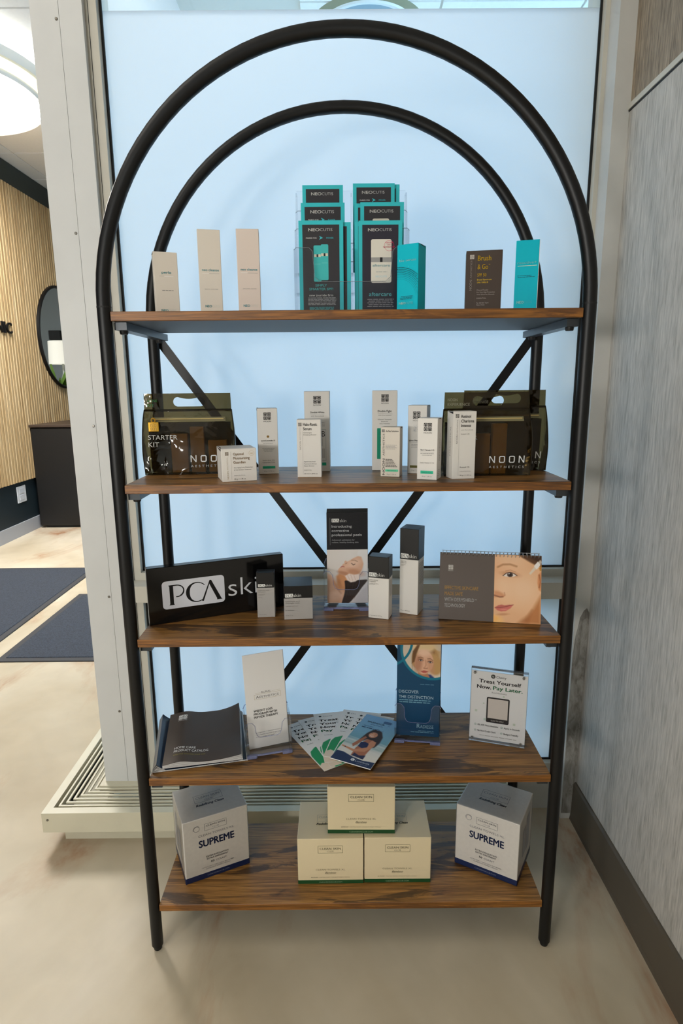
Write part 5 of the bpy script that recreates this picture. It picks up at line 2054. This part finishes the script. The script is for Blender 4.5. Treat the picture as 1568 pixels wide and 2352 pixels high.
# acrylic sign
w, h, th_ = .1285, .1840, .012
t = thing('acrylic_sign', 'clear acrylic stand sign reading Treat Yourself Now Pay Later', 'sign', (.2857, .1283, z + .0003), R(-17.6))
t.rotation_euler.x = -.05
MB().cbox(0, w, 0, .0045, 0, h, .0006).build('front_sheet', ACRYL, t)
MB().cbox(0, w, .0062, .0107, 0, h, .0006).build('back_sheet', ACRYL, t)
MB().cbox(.0006, w - .0006, .0047, .0060, .0065, h - .0085, .0002).build('insert_card', PAPER, t)
MB().cbox(.0, w, -.0003, .0110, 0, .0045, .0006).build('base_edge', ACRYLC, t)
MB().cbox(.0, w, -.0003, .0110, h - .0015, h, .0005).build('top_edge', ACRYLC, t)
mgm = None
for (u_, v_) in ((.06, .045), (.92, .045), (.065, .935), (.92, .935)):
    if mgm is None:
        mgm = MB().lathe([(.001, .003), (.0026, .003), (.003, .0024), (.003, 0)], 18).build('magnet', MAGNET, t)
        mgm.rotation_euler.x = R(90)
        q = mgm
    else:
        q = dup(mgm, t)
    q.location = (u_ * w, .0012, v_ * h)
p = Print(w, h, (0, .0046, 0))
BK = (36, 34, 36)
p.ell(.39, .900, .0050, .0050, (40, 42, 40)).T('%', .39, .888, .022, (200, 200, 196), w=.04, al='C')
p.T('Cherry', .445, .882, .034, (50, 50, 52), w=.175, bold=.006)
p.T('Treat Yourself', .145, .802, .050, BK, w=.74, bold=.024)
p.T('Now.', .11, .725, .050, BK, w=.255, bold=.024)
p.T('Pay Later.', .395, .725, .050, (28, 134, 86), w=.52, bold=.024)
p.T('Rural Aesthetics', .38, .675, .020, (110, 104, 100), w=.26)
p.rrect(.295, .275, .70, .620, .0035, (30, 26, 30))
p.rect(.322, .335, .673, .600, (206, 196, 188))
p.T('SCAN TO APPLY', .498, .295, .018, (200, 192, 188), w=.23, al='C')
for i, (u_, v_, s_, ww) in enumerate(((.11, .215, '0% APR Plans Available', .37), (.58, .215, 'Apply in Seconds', .28), (.11, .135, 'No Hard Credit Check', .33), (.58, .135, 'Budget Friendly', .26))):
    p.ring(u_, v_ + .012, .0021, .0025, (50, 130, 96), 16)
    p.line(u_ - .008, v_ + .012, u_ - .002, v_ + .006, .0004, (50, 130, 96)).line(u_ - .002, v_ + .006, u_ + .010, v_ + .018, .0004, (50, 130, 96))
    p.T(s_, u_ + .04, v_, .024, (64, 60, 60), w=ww, bold=.008)
p.greek(.19, .083, .86, .006, (150, 144, 140), 3)
rn = random.Random(4)
for i in range(12):
    u_, v_ = rn.uniform(.03, .93), rn.uniform(.05, .92)
    if .08 < u_ < .9 and (.66 < v_ < .92 or .25 < v_ < .63 and .28 < u_ < .72 or .12 < v_ < .25):
        continue
    s_ = rn.uniform(.02, .045)
    p.rect(u_, v_, u_ + s_, v_ + s_ * .7, rn.choice(((196, 206, 190), (204, 200, 198), (190, 204, 194))))
p.build('lettering', t)

# --- bottom shelf: towel boxes
z = Z[4]
WHITET = mat('white_textured_card', S(228, 222, 214), .42, spec=.4, noise=.03, nscale=120)


def supreme(label, x, y, yaw, w, d, h):
    t = thing('towel_box', label, 'box', (x, y, z + .0003), R(yaw), 'white towel boxes')
    MB().cbox(0, w, 0, d, 0, h, .0010).build('carton', WHITET, t)
    bd = h * .095
    MB().cbox(-.0003, w + .0003, -.0003, d + .0003, .0002, bd, .0006).build('navy_band', ink(NAVY), t)
    p = Print(w, h)
    p.off = .0006
    p.ring(.205, .845, .0062, .0068, (70, 74, 96)).ring(.205, .845, .0078, .0083, (70, 74, 96), a0=30, a1=200)
    p.frame(.325, .785, .665, .895, .0005, (70, 72, 84))
    p.T('CLEAN SKIN', .495, .848, .026, (70, 72, 84), w=.29, al='C')
    p.T('CLUB', .495, .808, .020, (150, 150, 156), w=.10, al='C')
    p.T('CLEAN TOWELS XL', .50, .705, .034, (120, 120, 130), w=.55, al='C', bold=-.008)
    p.T('SUPREME', .50, .535, .115, (28, 48, 96), w=.55, al='C', bold=.030)
    p.T('EXTRA EXFOLIATING', .50, .345, .026, (56, 58, 74), w=.345, al='C', bold=.006)
    p.T('EXTRA ABSORBENT', .50, .307, .026, (56, 58, 74), w=.33, al='C', bold=.006)
    p.T('50', .42, .245, .030, (30, 32, 48), w=.055, al='C', bold=.02)
    p.T('COUNT', .555, .245, .028, (110, 110, 120), w=.165, al='C')
    p.T('ULTRA SOFT | 100% USDA BIO-BASED', .50, .180, .016, (120, 120, 128), w=.50, al='C')
    p.T('CLINICALLY TESTED | VEGAN', .50, .152, .016, (120, 120, 128), w=.38, al='C')
    p.T('CLEANSKINCLUB.COM', .50, .042, .022, (130, 140, 170), w=.34, al='C')
    p.build('lettering', t)
    p = Print(w, d, (0, 0, h), (1, 0, 0), (0, 1, 0), (0, 0, 1))
    p.frame(.27, .44, .71, .66, .0006, (80, 82, 96))
    p.T('CLEAN SKIN', .49, .55, .060, (110, 112, 124), w=.38, al='C', bold=-.006)
    p.T('CLUB', .49, .465, .045, (150, 150, 160), w=.13, al='C')
    p.T('Redefining Clean', .49, .335, .065, (20, 28, 60), w=.44, al='C', bold=.03, shear=.35)
    p.build('top_lettering', t)
    s_ = Print(d, h, (w, 0, 0), (0, 1, 0), (0, 0, 1), (1, 0, 0))
    s_.off = .0006
    for i, (u0, v0, u1, v1) in enumerate(((.30, .28, .52, .74), (.56, .25, .80, .82))):
        s_.rrect(u0, v0, u1, v1, .006, (176, 176, 182))
    s_.build('side_print', t)
    s_ = Print(d, h, (0, d, 0), (0, -1, 0), (0, 0, 1), (-1, 0, 0))
    s_.off = .0006
    for i, (u0, v0, u1, v1) in enumerate(((.18, .20, .40, .80), (.48, .22, .72, .72))):
        s_.rrect(u0, v0, u1, v1, .006, (176, 176, 182))
    s_.build('side_print', t)
    MB().cbox(-.0012, w + .0012, -.0012, d + .0012, .0, h + .0012, .002).build('shrink_wrap', WRAP, t)
    return t


supreme('white Supreme towel box standing at the left of the bottom shelf', -.3885, .0480, 25, .1550, .1280, .1650)
supreme('white Supreme towel box standing at the right of the bottom shelf', .2590, .1095, -30, .1515, .1290, .1645)


def bamboo(label, x, y, zz, yaw, w, d, h):
    t = thing('towel_box', label, 'box', (x, y, zz), R(yaw), 'cream towel boxes with green base')
    MB().cbox(0, w, 0, d, 0, h, .0010).build('carton', BAMC, t)
    MB().cbox(-.0003, w + .0003, -.0003, d + .0003, .0002, h * .088, .0006).build('green_band', ink(DGRN), t)
    p = Print(w, h)
    p.off = .0006
    p.frame(.31, .690, .685, .850, .0006, (112, 108, 80))
    p.T('CLEAN SKIN', .4975, .765, .048, (88, 84, 66), w=.32, al='C')
    p.T('CLUB', .4975, .712, .032, (160, 152, 126), w=.10, al='C')
    p.T('CLEAN TOWELS XL', .4975, .305, .036, (138, 130, 106), w=.45, al='C', bold=-.006)
    p.T('Bamboo', .4975, .235, .042, (96, 90, 70), w=.17, al='C', shear=.45)
    p.line(.42, .222, .58, .228, .0003, (96, 90, 70))
    p.T('50 COUNT', .20, .142, .016, (84, 80, 62), w=.105, bold=.01)
    p.T('| ULTRA SOFT | CRUELTY FREE | VEGAN', .33, .142, .016, (150, 142, 118), w=.46)
    p.T('CLEANSKINCLUB.COM', .4975, .032, .026, (150, 176, 140), w=.35, al='C')
    p.build('lettering', t)
    p = Print(w, d, (0, 0, h), (1, 0, 0), (0, 1, 0), (0, 0, 1))
    p.frame(.29, .44, .67, .62, .0005, (150, 154, 140))
    p.T('CLEAN SKIN', .48, .53, .055, (160, 162, 148), w=.33, al='C', bold=-.006)
    p.T('CLUB', .48, .46, .040, (180, 180, 168), w=.12, al='C')
    p.T('Redefining Clean', .48, .355, .060, (60, 66, 52), w=.40, al='C', bold=.025, shear=.35)
    p.build('top_lettering', t)


bamboo('cream bamboo towel box, lower left of the stacked three', -.1233, .0477, z + .0003, .2, .1543, .130, .1222)
bamboo('cream bamboo towel box, lower right of the stacked three', .0335, .0500, z + .0003, -.4, .1560, .130, .1222)
bamboo('cream bamboo towel box stacked on top of the other two', -.0519, .0645, z + .1230, -.9, .1572, .130, .1240)
